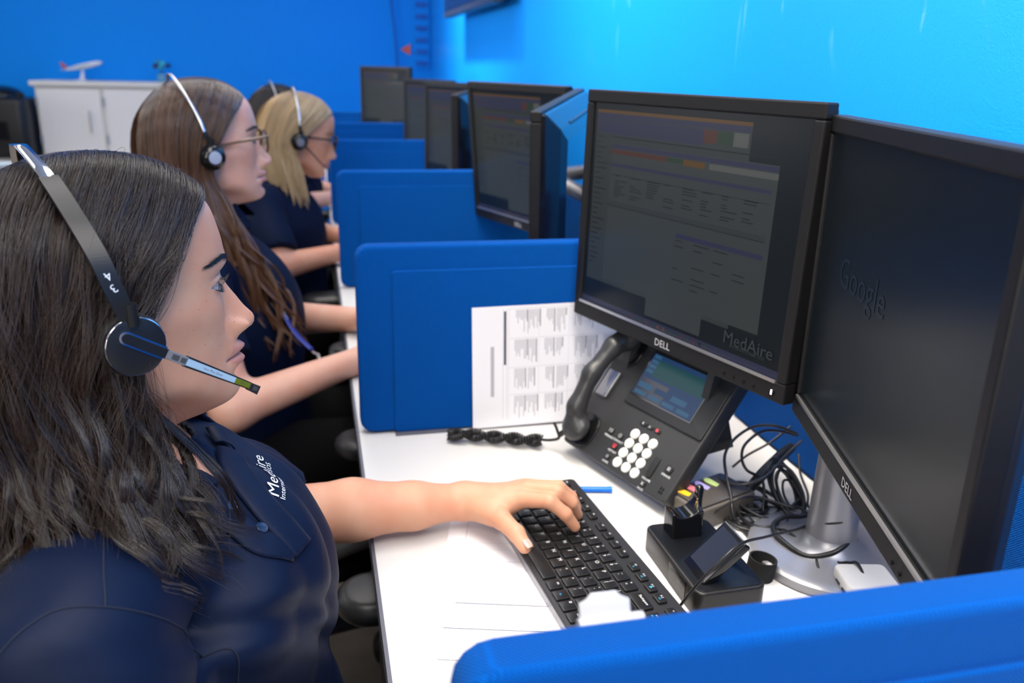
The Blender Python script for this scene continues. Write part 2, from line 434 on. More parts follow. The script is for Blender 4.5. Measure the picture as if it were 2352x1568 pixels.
# ------------------------------------------------------------------ desks and dividers
EDGE = [-.60, .292, 1.172, 2.052, 2.93, 3.81, 4.69]
ORD = ['nearest the camera, cut by the frame', 'with keyboard, phone and paper forms on it', 'second from the front, behind the first blue divider',
       'third from the front', 'fourth from the front', 'fifth from the front']
for i in range(6):
    y0, y1 = EDGE[i] + .001, EDGE[i + 1] - .001
    t = empty('desk', (0, (y0 + y1) / 2, 0), 0, 'white laminate desk ' + ORD[i], 'desk', 'row of white desks')
    w = y1 - y0
    b = MB(); b.box((.381, 0, .726), (.758, w, .028)); b.build('desktop', M_white, t)
    b = MB(); b.box((0, 0, .726), (.004, w, .0275)); b.build('edge_band', M_edge, t)
    for s in (-1, 1):
        b = MB(); b.box((.05, s * (w / 2 - .03), .356), (.05, .03, .712)); b.box((.42, s * (w / 2 - .03), .02), (.6, .04, .04)); b.build('leg', M_dgrey, t)
DL = ['blue fabric desk divider in the foreground, blurred, crossing the lower right corner',
      'blue fabric desk divider with printed sheets against it',
      'blue fabric desk divider second in the row, behind the sheet-covered one',
      'blue fabric desk divider third in the row',
      'blue fabric desk divider fourth in the row, small in the distance',
      'blue fabric desk divider farthest away']
for i in range(6):
    yy = EDGE[i + 1]
    t = empty('desk_divider', (0, yy, .74), 0, DL[i], 'divider', 'row of blue dividers')
    T = frame((.30, .014, .146), (1, 0, 0), (0, 0, 1))   # local z -> -Y
    b = MB(); b.rbox((0, 0, .014), (.592, .286, .028), .02, T, bev=.006); b.build('panel', M_fab, t, smooth=True)
    for s, nm in ((1, 'inset'), (-1, 'inset')):
        b = MB(); T2 = frame((.325, .014 - .014 - s * .0155, .146), (1, 0, 0), (0, 0, 1)); b.rbox((0, -.018, 0), (.54, .25, .005), .006, T2, bev=.002)
        b.build('raised_border', M_fab, t, smooth=True)
    for x in (.10, .5):
        b = MB(); b.box((x, 0, .0015), (.09, .05, .003)); b.build('foot', M_edge, t)
# low fabric panels along the rear of the desks
for i in range(6):
    y0, y1 = EDGE[i] + .02, EDGE[i + 1] - .02
    T = frame((.60, (y0 + y1) / 2, .886), (0, 1, 0), (0, 0, 1))
    b = MB(); b.rbox((0, 0, .014), (y1 - y0 - .02, .286, .028), .02, T, bev=.006)
    b.build('rear_panel', M_fab, smooth=True, label='blue panel behind the desk ' + ORD[i].replace(' with keyboard, phone and paper forms on it', 'with the keyboard'), cat='divider', group='rear panels')

# ------------------------------------------------------------------ monitors
def layout_mesh(name, rects, mats, parent, y=-.0008):
    """rects (u0,v0,u1,v1,mat) on the screen plane, metres"""
    b = MB()
    for k, (u0, v0, u1, v1, mi) in enumerate(rects):
        yy = y - 2e-5 * k / max(1, len(rects)) * 10 - (1e-5 if k else 0); b.mi = mi
        b.add([(u0, yy, v0), (u1, yy, v0), (u1, yy, v1), (u0, yy, v1)], [(0, 1, 2, 3)])
    return b.build(name, mats, parent)
def em(name, c, s, base=(.004, .005, .006), rough=.28):
    return mat(name, base, rough, spec=.35, emit=c, estr=s * .52)
E_dark = em('screen off', (.2, .35, .5), .02)
E_desk = em('screen dark', (.02, .05, .08), .12)
E_win = em('screen window grey', (.17, .21, .215), .22)
E_win2 = em('screen panel grey', (.20, .235, .24), .24)
E_bar = em('screen blue bar', (.12, .13, .30), .26)
E_text = em('screen text', (.05, .06, .07), .2)
E_or = em('screen orange', (.45, .22, .05), .28)
E_red = em('screen red', (.35, .12, .09), .25)
E_gr = em('screen green', (.10, .22, .12), .22)
E_lt = em('screen light', (.36, .38, .36), .3)
E_logo = em('screen logo', (.22, .24, .26), .25)
SCR = [E_desk, E_win, E_win2, E_bar, E_text, E_or, E_red, E_gr, E_lt, E_logo]
def screen_layout(W, H, rng):
    R = []
    def r(u0, v0, u1, v1, m): R.append((u0 * W, v0 * H, u1 * W, v1 * H, m))
    r(0, 0, 1, 1, 0)
    r(.02, .13, .78, .97, 1); r(.02, .93, .78, .955, 3); r(.02, .955, .78, .97, 5)
    r(.03, .86, .58, .925, 3)
    for k, m in enumerate((6, 7, 8)): r(.58 + k * .065, .87, .64 + k * .065, .925, m)
    r(.12, .845, .90, .85, 4); r(.12, .15, .90, .82, 2)
    r(.12, .795, .90, .815, 3); r(.12, .77, .42, .79, 6); r(.42, .77, .50, .79, 7); r(.50, .765, .60, .79, 5); r(.62, .765, .90, .79, 8)
    r(.12, .71, .88, .725, 3); r(.12, .67, .88, .672, 4)
    r(.12, .52, .88, .545, 1); r(.12, .52, .88, .523, 4); r(.5, .45, .88, .47, 3)
    for k in range(18):
        v = .67 - k * .012 if k < 9 else .44 - (k - 9) * .025
        for u in np.arange(.15 if k < 9 else .5, .84, .09):
            if rng.random() < .55: r(u, v - .004, u + .02 + .05 * rng.random(), v, 4)
    for k in range(26): r(.03, .84 - k * .025, .05 + .05 * rng.random(), .845 - k * .025, 4)
    r(.38, .05, .66, .16, 2); r(0, 0, 1, .035, 1 if 0 else 3)
    for k in range(14): r(.3 + k * .03, .008, .312 + k * .03, .025, 4 + int(rng.random() * 4))
    return R
def monitor(loc, rz, tilt, label, content='app', W=.407, H=.32, logo=True, roll=0):
    t = empty('monitor', loc, 0, label, 'monitor', 'computer monitors', rot=(tilt, roll, rz))
    bz, bt, bb, D = .0145, .017, .024, .018
    b = MB()   # bezel: four bars, slightly raised lip
    for (x0, z0, x1, z1) in ((0, 0, W, bb), (0, H - bt, W, H), (0, bb, bz, H - bt), (W - bz, bb, W, H - bt)):
        b.box(((x0 + x1) / 2, D / 2, (z0 + z1) / 2), (x1 - x0, D, z1 - z0))
    b.build('bezel', M_bezel, t, bevel=.0022)
    sw, sh = W - 2 * bz, H - bt - bb
    s = MB(); s.box((bz + sw / 2, .0065, bb + sh / 2), (sw, .005, sh)); sc = s.build('screen', E_dark, t)
    if content == 'app':
        R = screen_layout(sw, sh, np.random.default_rng(int(loc[1] * 100)))
        o = layout_mesh('screen_picture', R, SCR, sc); o.location = (bz, .0045, bb)
        b = MB(); b.mi = 0; b.text('MedAire', frame((bz + sw * .87, .0022, bb + sh * .095), (1, 0, 0), (0, 0, 1)), .022)
        b.text('INTERNATIONAL SOS', frame((bz + sw * .87, .0022, bb + sh * .065), (1, 0, 0), (0, 0, 1)), .0055)
        b.build('screen_logo', E_logo, sc)
    elif content == 'search':
        E_g = em('screen faint logo', (.03, .05, .09), .35)
        b = MB(); b.text('Google', frame((bz + sw * .36, .0035, bb + sh * .56), (1, 0, 0), (0, 0, 1)), .042)
        b.build('screen_logo', E_g, sc)
    b = MB()   # rear shell, tapering
    vs = []
    for y, ins in ((D * .55, .004), (D + .006, .004), (D + .026, .03), (D + .034, .05)):
        vs += [(ins, y, ins), (W - ins, y, ins), (W - ins, y, H - ins), (ins, y, H - ins)]
    fs = [(0, 1, 2, 3), (15, 14, 13, 12)]
    for k in range(3):
        for i in range(4): j = (i + 1) % 4; fs.append((k * 4 + j, k * 4 + i, k * 4 + 4 + i, k * 4 + 4 + j))
    b.add(vs, fs); sh_ = b.build('back_shell', M_blackg if content == 'back' else M_black, t, bevel=.003)
    b = MB(); b.box((W / 2, D + .024, H - .03), (W * .45, .006, .006)); b.build('vent_slot', M_cable, t)
    b = MB(); b.box((W / 2, -.0002, bb - .0005), (W - 2 * bz, .0025, .0032)); b.build('silver_strip', M_silver, t)
    if logo:
        b = MB(); b.text('DELL', frame((W * .50, -.0008, bb * .42), (1, 0, 0), (0, 0, 1)), .0135, depth=1); b.build('brand_mark', M_logo, t)
    for k in range(4):
        b = MB(); b.cyl((W - .032 - k * .0155 - .012, .0005, .0085), (W - .032 - k * .0155 - .012, -.0012, .0085), .0018, n=10); b.build('button', M_blackg, t)
    b = MB(); b.cyl((W - .017, .0005, .010), (W - .017, -.0012, .010), .0035, n=14); pb = b.build('power_button', M_blackg, t)
    b = MB(); b.box((W - .017, -.0014, .011), (.0016, .0008, .0055)); b.build('power_light', mat('white indicator', (.9, .9, .9), .3, emit=(.9, .95, 1), estr=2.5), pb)
    return t
R_ = math.radians
monitor((.322, 1.137, .926), R_(-72.9), R_(-1.2), 'black monitor showing a form window, left one of the front pair, above the desk phone', 'app')
monitor((.463, .763, .914), R_(-107.6), R_(.5), 'black monitor with a dark dusty screen, right of the front pair', 'search')
monitor((.340, 2.028, .920), R_(-71.5), R_(5), 'black monitor with a grey lit window, left one of the second pair', 'app')
monitor((.479, 1.669, .917), R_(-117), 0, 'black monitor seen from behind with a blue sheen, in front of the grey lit window', 'back', roll=R_(4))
monitor((.319, 2.855, .905), R_(-71), 0, 'dark monitor of the third desk, its screen facing left', 'app')
monitor((.475, 2.575, .905), R_(-114), 0, 'monitor of the third desk seen edge-on from behind', 'back', roll=R_(3))
monitor((.34, 3.735, .90), R_(-68), 0, 'dark monitor of the fourth desk, between the third and the farthest screens', 'app', logo=False)
monitor((.205, 4.610, .945), R_(-57), 0, 'dark monitor farthest away, alone against the blue back wall', 'app', logo=False)
# silver pole stands
def stand(x, y, label, mounts):
    t = empty('monitor_stand', (x, y, .74), 0, label, 'monitor stand', 'silver monitor stands')
    b = MB(); b.lathe([(.088, 0), (.09, .003), (.0895, .011), (.086, .0135), (.078, .0145), (.05, .016), (.034, .024), (.0285, .034)], 56); b.build('base', M_silverp, t, smooth=True)
    b = MB(); b.lathe([(.0285, .03), (.027, .06), (.0255, .13), (.024, .20), (.0235, .36), (.022, .365)], 40); b.build('pole', M_silverp, t, smooth=True)
    b = MB(); b.lathe([(.027, .17), (.0275, .172), (.0275, .182), (.027, .184)], 40); b.build('cable_ring', M_silver, t, smooth=True)
    for (mx, my, mz) in mounts:
        b = MB(); b.tube([(0, 0, .33), ((mx - x) * .5, (my - y) * .5, .335), (mx - x, my - y, mz - .74)], .014, 14); b.build('arm', M_silverp, t, smooth=True)
stand(.513, .728, 'silver round-based pole stand wrapped in black cables behind the front monitors', [(.43, .93, 1.08), (.455, .57, 1.08)])
stand(.52, 2.76, 'silver pole stand of the third desk', [(.43, 2.66, 1.06), (.46, 2.42, 1.06)])
stand(.52, 3.55, 'silver pole stand of the fourth desk', [(.44, 3.54, 1.06)])
stand(.46, 4.55, 'silver pole stand of the farthest desk', [(.35, 4.45, 1.06)])
stand(.55, 1.43, 'silver pole stand behind the second pair of monitors', [(.50, 1.80, 1.08), (.44, 1.48, 1.05)])

# housings for the added wall-washer lamps
for wy, ww in ((.6, 'above the front monitors'), (2.2, 'above the second monitors'), (3.8, 'nearest the back wall')):
    b = MB(); b.box((.18, wy, CEIL - .02), (.14, 1.34, .04)); b.build('wall_washer', M_white, label='slim white wall-washer fitting by the blue wall, ' + ww, cat='ceiling light', group='wall washers')
# ------------------------------------------------------------------ keyboard
M_kb = mat('keyboard body black', (.020, .020, .023), .48, spec=.5, bump=('noise', 1800, .2, .0002))
M_key = mat('keycap black', (.010, .010, .011), .33, spec=.5)
M_leg = mat('white legend', (.75, .76, .78), .5)
M_legb = mat('cyan legend', (.05, .42, .75), .5)
P_ = .0188
kb = empty('keyboard', (.1667, .9136, .74), R_(-84.56), 'slim black keyboard with chiclet keys under the near woman\'s left hand', 'keyboard')
b = MB(); b.prism([(-.95 * P_, -.92 * P_), (17.7 * P_, -.92 * P_), (17.7 * P_, 5.75 * P_), (-1.0 * P_, 5.75 * P_), (-1.2 * P_, 5.5 * P_), (-1.15 * P_, -.7 * P_)], .002, .0125, None, .0012)
b.build('case', M_kb, kb, smooth=True)
b = MB(); b.box((8.35 * P_, -.935 * P_, .006), (18.6 * P_, .0012, .008)); b.build('front_trim', M_silverp, kb)
def key(x, y, w=1.0, h=1.0, main='', alt='', blue='', small=False):
    cw, ch = (w - .17) * P_, (h - .17) * P_
    b = MB(); b.prism([(x * P_ + a, y * P_ + c) for a, c in rrect(cw, ch, .0016, 3)], .012, .0155, None, .0009, 2)
    z = .01556
    fx = x * P_ - cw / 2; fy = y * P_ + ch / 2
    X, Y = (1, 0, 0), (0, 1, 0)
    b.mi = 1
    s = .0064 if len(main) == 1 else (.0038 if len(main) < 5 else .0031)
    if main and not small:
        if len(main) > 1 and w > 1.2: b.text(main, frame((x * P_, fy - .0045, z), X, Y), .0044)
        elif alt: b.text(alt, frame((fx + .0042, fy - .0034, z), X, Y), .0050); b.text(main, frame((fx + .0042, fy - .0092, z), X, Y), .0050)
        else: b.text(main, frame((fx + (.0042 if len(main) < 2 else cw / 2), fy - .0038, z), X, Y), s)
    elif main: b.text(main, frame((x * P_ - .001, fy - .0026, z), X, Y), .0036)
    if blue:
        b.mi = 2; b.text(blue, frame((x * P_ + (.001 if small else 0), fy - (.0058 if small else .0085), z), X, Y), .0042 if small else .0036)
    b.build('key', [M_key, M_leg, M_legb], kb, smooth=True)
q0 = .95
for i, (m, a) in enumerate(zip('`1234567890-=', '~!@#$%^&*()_+')): key(.0 + i * .985, 3.72, main=m, alt=a)
key(13.28, 3.72, 1.7, main='Backspace')
key(-.05, 2.72, 1.5 * .9, main='Tab')
for i, m in enumerate('QWERTYUIOP'): key(1.5 + i * .985, 2.72, main=m)
key(11.35, 2.72, main='[', alt='{'); key(12.33, 2.72, main=']', alt='}'); key(13.5, 2.72, 1.28, main='\\', alt='|')
key(0.05, 1.72, 1.6, main='Caps')
for i, m in enumerate('ASDFGHJKL'): key(1.88 + i * .985, 1.72, main=m)
key(10.74, 1.72, main=';', alt=':'); key(11.72, 1.72, main="'", alt='"'); key(13.17, 1.72, 1.9, main='Enter')
key(.4, .72, 2.1, main='Shift')
for i, m in enumerate('ZXCVBNM'): key(2.6 + i * .985, .72, main=m)
for i, (m, a) in enumerate(zip(',./', '<>?')): key(9.5 + i * .985, .72, main=m, alt=a)
key(13.07, .72, 2.1, main='Shift')
key(-.1, -.25, 1.2, main='Ctrl'); key(1.05, -.25, blue='Fn'); key(2.05, -.25, main='Win'); key(3.05, -.25, main='Alt')
key(6.75, -.25, 6.3); key(10.5, -.25, main='Alt'); key(11.5, -.25, blue='Fn'); key(12.5, -.25, main='\u2261'); key(13.5, -.25, main='Ctrl')
for x, m, bl in [(-.45, 'Esc', '\u2022\u2022'), (.95, 'F1', '\u25b8'), (1.95, 'F2', ''), (3.05, 'F3', ''), (4.1, 'F4', ''), (5.55, 'F5', ''), (6.58, 'F6', ''), (7.6, 'F7', ''), (8.65, 'F8', ''),
                 (10.15, 'F9', 'z'), (11.2, 'F10', '\u00ab\u00ab'), (12.28, 'F11', '\u25ba'), (13.35, 'F12', '\u00bb\u00bb'), (14.7, '\u2190', ''), (15.75, '\u2192', '')]:
    key(x, 4.85, .98, .72, main=m, blue=bl, small=True)
for x, y, m, bl in [(14.85, 3.72, 'Insert', 'Prt Scr'), (15.9, 3.72, 'Home', 'Scr Lock'), (16.95, 3.72, 'Pg Up', ''), (14.95, 2.72, 'Delete', ''), (15.95, 2.72, 'End', ''), (16.95, 2.72, 'Pg Dn', ''),
                    (15.9, .72, '\u2191', ''), (14.9, -.25, '\u2190', ''), (15.9, -.25, '\u2193', ''), (16.9, -.25, '\u2192', '')]:
    key(x, y, main=m, blue=bl)

# ------------------------------------------------------------------ desk phone
M_ph = mat('phone charcoal plastic', (.026, .027, .029), .42, spec=.5, bump=('noise', 1600, .25, .0002))
M_phr = mat('phone raised panel', (.020, .021, .023), .35, spec=.5)
ph = empty('desk_phone', (.2863, 1.053, .76), 0, 'dark grey desk phone with white number keys and blue screen under a monitor', 'phone', rot=(R_(51.8), 0, R_(-71.55)))
b = MB(); b.prism([(.1106 + x, .1025 + y) for x, y in rrect(.2212, .205, .008)], -.024, 0, None, .004); b.build('body', M_ph, ph, smooth=True)
b = MB(); b.prism([(.143 + x, .148 + y) for x, y in rrect(.152, .112, .003)], 0, .0035, None, .0015); b.build('display_panel', M_phr, ph, smooth=True)
b = MB(); b.box((.131, .1395, .0036), (.120, .068, .0012)); b.mi = 1
E_p1 = em('phone screen blue', (.035, .10, .26), .7, rough=.35); E_p2 = em('phone screen teal', (.03, .16, .17), .6, rough=.35); E_p3 = em('phone screen pale blue', (.06, .20, .38), .75, rough=.35); E_p4 = em('phone screen violet', (.07, .10, .25), .25, rough=.2)
def pq(u0, v0, u1, v1, mi, z=.0043):
    b.mi = mi; b.add([(u0, v0, z), (u1, v0, z), (u1, v1, z), (u0, v1, z)], [(0, 1, 2, 3)])
pq(.0725, .107, .1895, .172, 1); pq(.088, .140, .187, .165, 2, .0044); pq(.075, .107, .13, .135, 4, .0044)
for k in range(4): pq(.075, .143 + k * .0075, .088, .148 + k * .0075, 3, .0045)
for k in range(3): pq(.09, .1445 + k * .0075, .185, .1452 + k * .0075, 1, .0046)
for k in range(4): pq(.076 + k * .028, .110, .099 + k * .028, .116, 3, .0045)
for k in range(3): pq(.076 + k * .033, .120, .104 + k * .033, .128, 1 if k == 1 else 3, .0045)
b.build('screen', [M_blackg, E_p1, E_p2, E_p3, E_p4], ph)
b = MB(); b.rbox((.0235, .104, .0035), (.0235, .042, .005), .002, None, .0015); b.build('silver_button', mat('smoked silver', (.35, .35, .37), .22, metal=.8), ph, smooth=True, label='smoked silver rectangular lamp button')
M_kw = mat('white phone key', (.78, .78, .74), .4, spec=.5)
for j, row in enumerate(['*0#', '789', '456', '123']):
    for i, ch in enumerate(row):
        u, v = .1182 + i * .018, .0149 + j * .0149
        b = MB(); b.lathe([(.0072, 0), (.0072, .0018), (.0064, .0028), (.005, .0031)], 22, Matrix.Translation((u, v, 0))); b.mi = 1
        b.text(ch, frame((u, v, .0032), (1, 0, 0), (0, 1, 0)), .0055); b.build('number_key', [M_kw, M_inkd], ph, smooth=True)
def fkey(u, v, w, h, sym='', mcol=None, cap='', vert=False):
    b = MB(); b.rbox((u, v, .001), (w, h, .0022), min(w, h) * .42, None, .0006); b.mi = 1
    if sym: b.text(sym, frame((u, v, .00225), (1, 0, 0), (0, 1, 0)), .006)
    b.build('function_key', [M_black, mcol or M_leg], ph, smooth=True)
    if cap:
        b = MB(); b.text(cap, frame((u, v - h / 2 - .003, .0002), (1, 0, 0), (0, 1, 0)), .0042); b.build('key_caption', M_leg, ph)
M_redk = mat('red key symbol', (.75, .05, .08), .4, emit=(.8, .05, .08), estr=.3)
fkey(.0775, .0475, .011, .011, '\u2709', None, 'MESSAGE'); fkey(.0975, .047, .011, .009, '\u263a', None, 'CONTACT')
fkey(.0985, .0315, .010, .010, '\u260e', M_redk, 'HISTORY'); fkey(.0975, .0145, .009, .009, '\u2302', None, 'HOME')
fkey(.121, .0775, .012, .006, '\u2261'); fkey(.1345, .0775, .012, .006, '\u2227'); fkey(.149, .0775, .012, .006, '\u25cf', M_redk)
fkey(.1755, .034, .0095, .030, '', None, 'VOLUME'); fkey(.1755, .009, .0095, .009, '\u2715', None, 'MUTE'); fkey(.200, .042, .012, .012, '\u25a3', None, 'SPEAKER')
for (u, v) in ((.2085, .0115), (.2085, .0165), (.2045, .0115), (.2045, .0165)):
    b = MB(); b.box((u, v, .0002), (.0022, .0036, .0006)); b.build('microphone_slot', M_blackg, ph)
# cradle hollow and handset
b = MB(); b.rbox((.030, .030, .0012), (.05, .05, .003), .018, None, .001); b.build('cradle', M_blackg, ph, smooth=True)
b = MB(); b.rbox((.026, .165, .0012), (.046, .05, .003), .016, None, .001); b.build('cradle', M_blackg, ph, smooth=True)
def hs_sdf(P):
    d = chain(P, [(.027, .028, .021), (.026, .05, .033), (.025, .10, .042), (.024, .15, .034), (.024, .178, .022)], [.0135, .0125, .012, .0125, .0135], .01)
    Q = P * np.array([1, 1, 1.0])
    d = smin(d, sd_ell(P, (.030, .026, .017), (.023, .021, .014)), .010)
    return smin(d, sd_ell(P, (.024, .176, .018), (.022, .022, .013)), .010)
V, F = sdf_mesh(hs_sdf, (-.01, -.01, -.002), (.065, .21, .065), .0022)
M_hs = mat('handset charcoal', (.028, .029, .031), .34, spec=.5)
mesh_np('handset', V, F, M_hs, ph)
b = MB(); b.tube([(.018, .018, .016), (.010, .008, .014), (.004, .004, .010)], .004, 10); b.build('cord_plug', M_black, ph, smooth=True)
for s in (.03, .19): b = MB(); b.prism([(0, 0), (.075, 0), (.03, .13)], -.006, .006, frame((s, .07, -.03), (0, .62, -.786), (0, .786, .62))); b.build('rear_stand', M_ph, ph)
# twisted coiled cord on the desk
def coil_cord():
    main = smooth_path([(.2600, 1.066, .7545), (.240, 1.0735, .752), (.2169, 1.083, .753), (.1875, 1.0935, .753), (.160, 1.104, .754), (.140, 1.108, .754), (.1285, 1.1085, .753)], 40)
    L = np.concatenate([[0], np.cumsum(np.linalg.norm(np.diff(main, axis=0), axis=1))])
    n = 2600; s = np.linspace(0, L[-1], n)
    P = np.stack([np.interp(s, L, main[:, i]) for i in range(3)], 1)
    T = np.gradient(P, axis=0); T /= np.linalg.norm(T, axis=1)[:, None]
    A = np.cross(T, [0, 0, 1.0]); A /= np.linalg.norm(A, axis=1)[:, None]; B = np.cross(A, T)
    out = []
    for ph0 in (0, PI):
        w = 2 * PI * s / .060 + ph0
        c = P + A * (np.cos(w) * .0062)[:, None] + B * (np.sin(w) * .0045)[:, None]
        t = np.gradient(c, axis=0); t /= np.linalg.norm(t, axis=1)[:, None]
        a = np.cross(t, [0, 0, 1.0]); a /= np.linalg.norm(a, axis=1)[:, None]; bb = np.cross(a, t)
        ww = 2 * PI * s / .0031
        out.append(c + a * (np.cos(ww) * .0042)[:, None] + bb * (np.sin(ww) * .0042)[:, None])
    return out
b = MB()
for c in coil_cord():
    c[:, 2] = np.maximum(c[:, 2], .7422); b.tube(c[::2], .00155, 6)
b.tube([(.2600, 1.068, .754), (.272, 1.058, .757), (.280, 1.045, .766), (.2775, 1.050, .778), (.275, 1.056, .785)], .0022, 8, smooth=5)
cc = b.build('phone_cord', M_black, smooth=True, label='black coiled phone cord twisted on itself on the white desk beside the phone', cat='phone cord')

# ------------------------------------------------------------------ paper
def sheet(name, origin, ex, ey, w, h, label, marks, th=.0005):
    """paper with its printed marks; marks (x0,y0,x1,y1,tone) in metres on the page; texts (x,y,size,str)"""
    T = frame(origin, ex, ey)
    b = MB(); b.add([(0, 0, 0), (w, 0, 0), (w, h, 0), (0, h, 0), (0, 0, -th), (w, 0, -th), (w, h, -th), (0, h, -th)], [(0, 1, 2, 3), (7, 6, 5, 4), (0, 4, 5, 1), (1, 5, 6, 2), (2, 6, 7, 3), (3, 7, 4, 0)], T)
    for m in marks:
        if isinstance(m[3], str): b.mi = m[4]; b.text(m[3], T @ frame((m[0], m[1], .00012), (-1, 0, 0), (0, -1, 0), (0, 0, 1)), m[2], align='LEFT')
        else: b.mi = m[4]; b.add([(m[0], m[1], .0001), (m[2], m[1], .0001), (m[2], m[3], .0001), (m[0], m[3], .0001)], [(0, 1, 2, 3)], T)
    return b.build(name, [M_paper, M_ink, M_inkd], label=label, cat='paper')
rng = np.random.default_rng(3)
# form on the desk; its head is at the near end, so it reads upside down from here
mk = []
mk += [(.0, .045, .216, .0460, 2), (.008, .086, .216, .0872, 2)]
mk += [(.205, .025, .0085, 'Intake Form - MedLink', 2), (.200, .013, .0055, 'Medical Services', 1), (.060, .008, .0048, 'Date Time', 2), (.06, .016, .004, 'Initial Patch', 1)]
for y in (.030, .055, .062, .072, .104, .150, .165, .19, .203): mk.append((.01, y, .206, y + .0003, 1))
for x in (.05, .085, .12, .155): mk.append((x, .048, x + .0003, .066, 1))
for x in (.045, .09, .135, .17):
    for y, s in ((.0505, 'Destination'), (.058, 'Flight'), (.068, 'Aircraft Type'), (.080, 'Seat')):
        if rng.random() < .8: mk.append((x + .02, y, .0032, s, 1))
for y in (.024, .0195, .0145): mk.append((.040, y, .0034, 'Page 1 of 2', 1))
mk += [(.13, .090, .0036, 'MEDICATION GIVEN  &  DOSAGE', 1)]
for y in (.14, .147): mk += [(.08, y, .0036, 'Medical history', 1), (.15, y, .0036, 'Allergies', 1)]
mk += [(.008, .165, .206, .1656, 1), (.008, .165, .0086, .25, 1), (.206, .165, .2066, .25, 1), (.008, .249, .206, .2496, 1)]
sheet('paper_form', (.0461, .6426, .7412), (.966, -.258, 0), (.258, .966, 0), .216, .279, 'white printed intake form lying face up on the desk half under the keyboard', mk)
sheet('paper_form', (.0396, .652, .7406), (.972, -.236, 0), (.236, .972, 0), .216, .272, 'white sheet mostly hidden under the intake form, one corner showing', [(.004, .004, .016, .0045, 1)])
# sheet leaning on the divider: a landscape table turned on its side
mk = [(.028, .05, .0335, .13, 1), (.047, .012, .0475, .188, 1), (.053, .012, .0535, .188, 1), (.0485, .10, .052, .184, 2)]
W2 = .279
for c, x in enumerate((.056, .103, .150, .197)):
    for r_, y in enumerate((.008, .052, .098, .144)):
        mk.append((x, y + .043, x + .046, y + .0434, 1)); mk.append((x, y, x + .0003, y + .043, 1))
        for g in range(2):
            x1 = x + .016 + g * .019 + .004 * rng.random(); n = 5 + int(5 * rng.random()); top = y + .041
            for k in range(n):
                L = .010 + .028 * rng.random(); mk.append((x1 + .0024 * k - .008, top - L, x1 + .0024 * k - .0068, top, 1 if k < n - 1 else 2))
sheet('paper_chart', (.173, 1.1475, .7425), (.9999, .004, .012), (-.012, .03, .9995), W2, .192, 'white printed table sheet propped upright against the blue divider behind the phone', mk)

# ------------------------------------------------------------------ pen
M_penb = mat('bright blue plastic', srgb(0, 110, 225), .3)
b = MB(); b.cyl((.253, .9345, .7445), (.312, .9222, .7445), .0038, n=14); b.cyl((.312, .9222, .7445), (.318, .921, .7445), .0042, n=14)
pen = b.build('pen', M_penb, smooth=True, label='bright blue pen sticking out from behind the keyboard', cat='pen')

# ------------------------------------------------------------------ index flag dispenser
M_taupe = mat('taupe plastic', (.115, .10, .085), .4)
fl = empty('flag_dispenser', (.425, .852, .74), R_(20), 'taupe sticky flag dispenser with four coloured tabs beside the phone', 'sticky flags')
b = MB(); b.rbox((0, 0, .014), (.098, .062, .028), .006, None, .003); b.build('case', M_taupe, fl, smooth=True)
b = MB(); b.rbox((0, 0, .0295), (.09, .054, .003), .004, None, .001); b.build('lid', mat('dark taupe', (.07, .062, .055), .3), fl, smooth=True)
for k, c in enumerate([(.95, .5, .02), (.85, .22, .25), (.42, .36, .75), (.52, .66, .25)]):
    b = MB(); b.prism([(-.0045, -.010), (.0045, -.010), (.0055, .006), (.003, .010), (-.003, .010), (-.0055, .006)], 0, .0012, Matrix.Translation((-.038 + k * .0165, .012, .0315)) @ Matrix.Rotation(.35, 4, 'Z') @ Matrix.Rotation(.18, 4, 'X'))
    b.build('sticky_tab', mat('tab colour', c, .5), fl, label=['orange sticky tab', 'pink sticky tab', 'violet sticky tab', 'pale green sticky tab'][k])

# ------------------------------------------------------------------ headset charging base with touch screen
M_db = mat('satin black dock', (.014, .013, .013), .36, spec=.5)
M_dt = mat('dock top black', (.006, .007, .009), .3, spec=.4)
dk = empty('headset_dock', (.350, .720, .74), R_(1), 'black headset charging base with a tilted little touch screen, right of the keyboard', 'headset base')
b = MB(); b.rbox((0, 0, .0155), (.079, .139, .029), .010, None, .003, 6); b.build('base', M_db, dk, smooth=True)
b = MB(); b.rbox((0, 0, .0302), (.073, .133, .0012), .008, None, .0004, 6); b.build('top_plate', M_dt, dk, smooth=True)
b = MB(); b.box((-.0393, -.022, .0155), (.0014, .040, .024)); b.build('side_inlay', M_blackg, dk)
b = MB(); b.text('Jabra', frame((-.0402, -.030, .018), (0, -1, 0), (0, 0, 1)), .0062); b.text('PRO', frame((-.0402, -.030, .012), (0, -1, 0), (0, 0, 1)), .004); b.build('brand_mark', M_ink, dk)
# screen slab leaning back from its lower left edge
def dock_tablet():
    o = Vector((-.028, -.012, .031)); ux = Vector((0, -1, 0)); uy = Vector((.70, .28, .66)).normalized()
    T = frame(o, ux, (uy - ux * uy.dot(ux)).normalized())
    b = MB(); b.rbox((.021, .031, -.004), (.046, .062, .009), .003, T, .001); s = b.build('touch_screen', M_blackg, dk, smooth=True)
    b = MB(); b.box((.021, .033, .0008), (.038, .048, .0006), T); b.build('display', mat('unlit display', (.01, .014, .03), .06, spec=.9, coat=.5), s)
    b = MB(); b.box((.021, .062, -.001), (.045, .0012, .003), T); b.build('edge_trim', M_chrome, s)
dock_tablet()
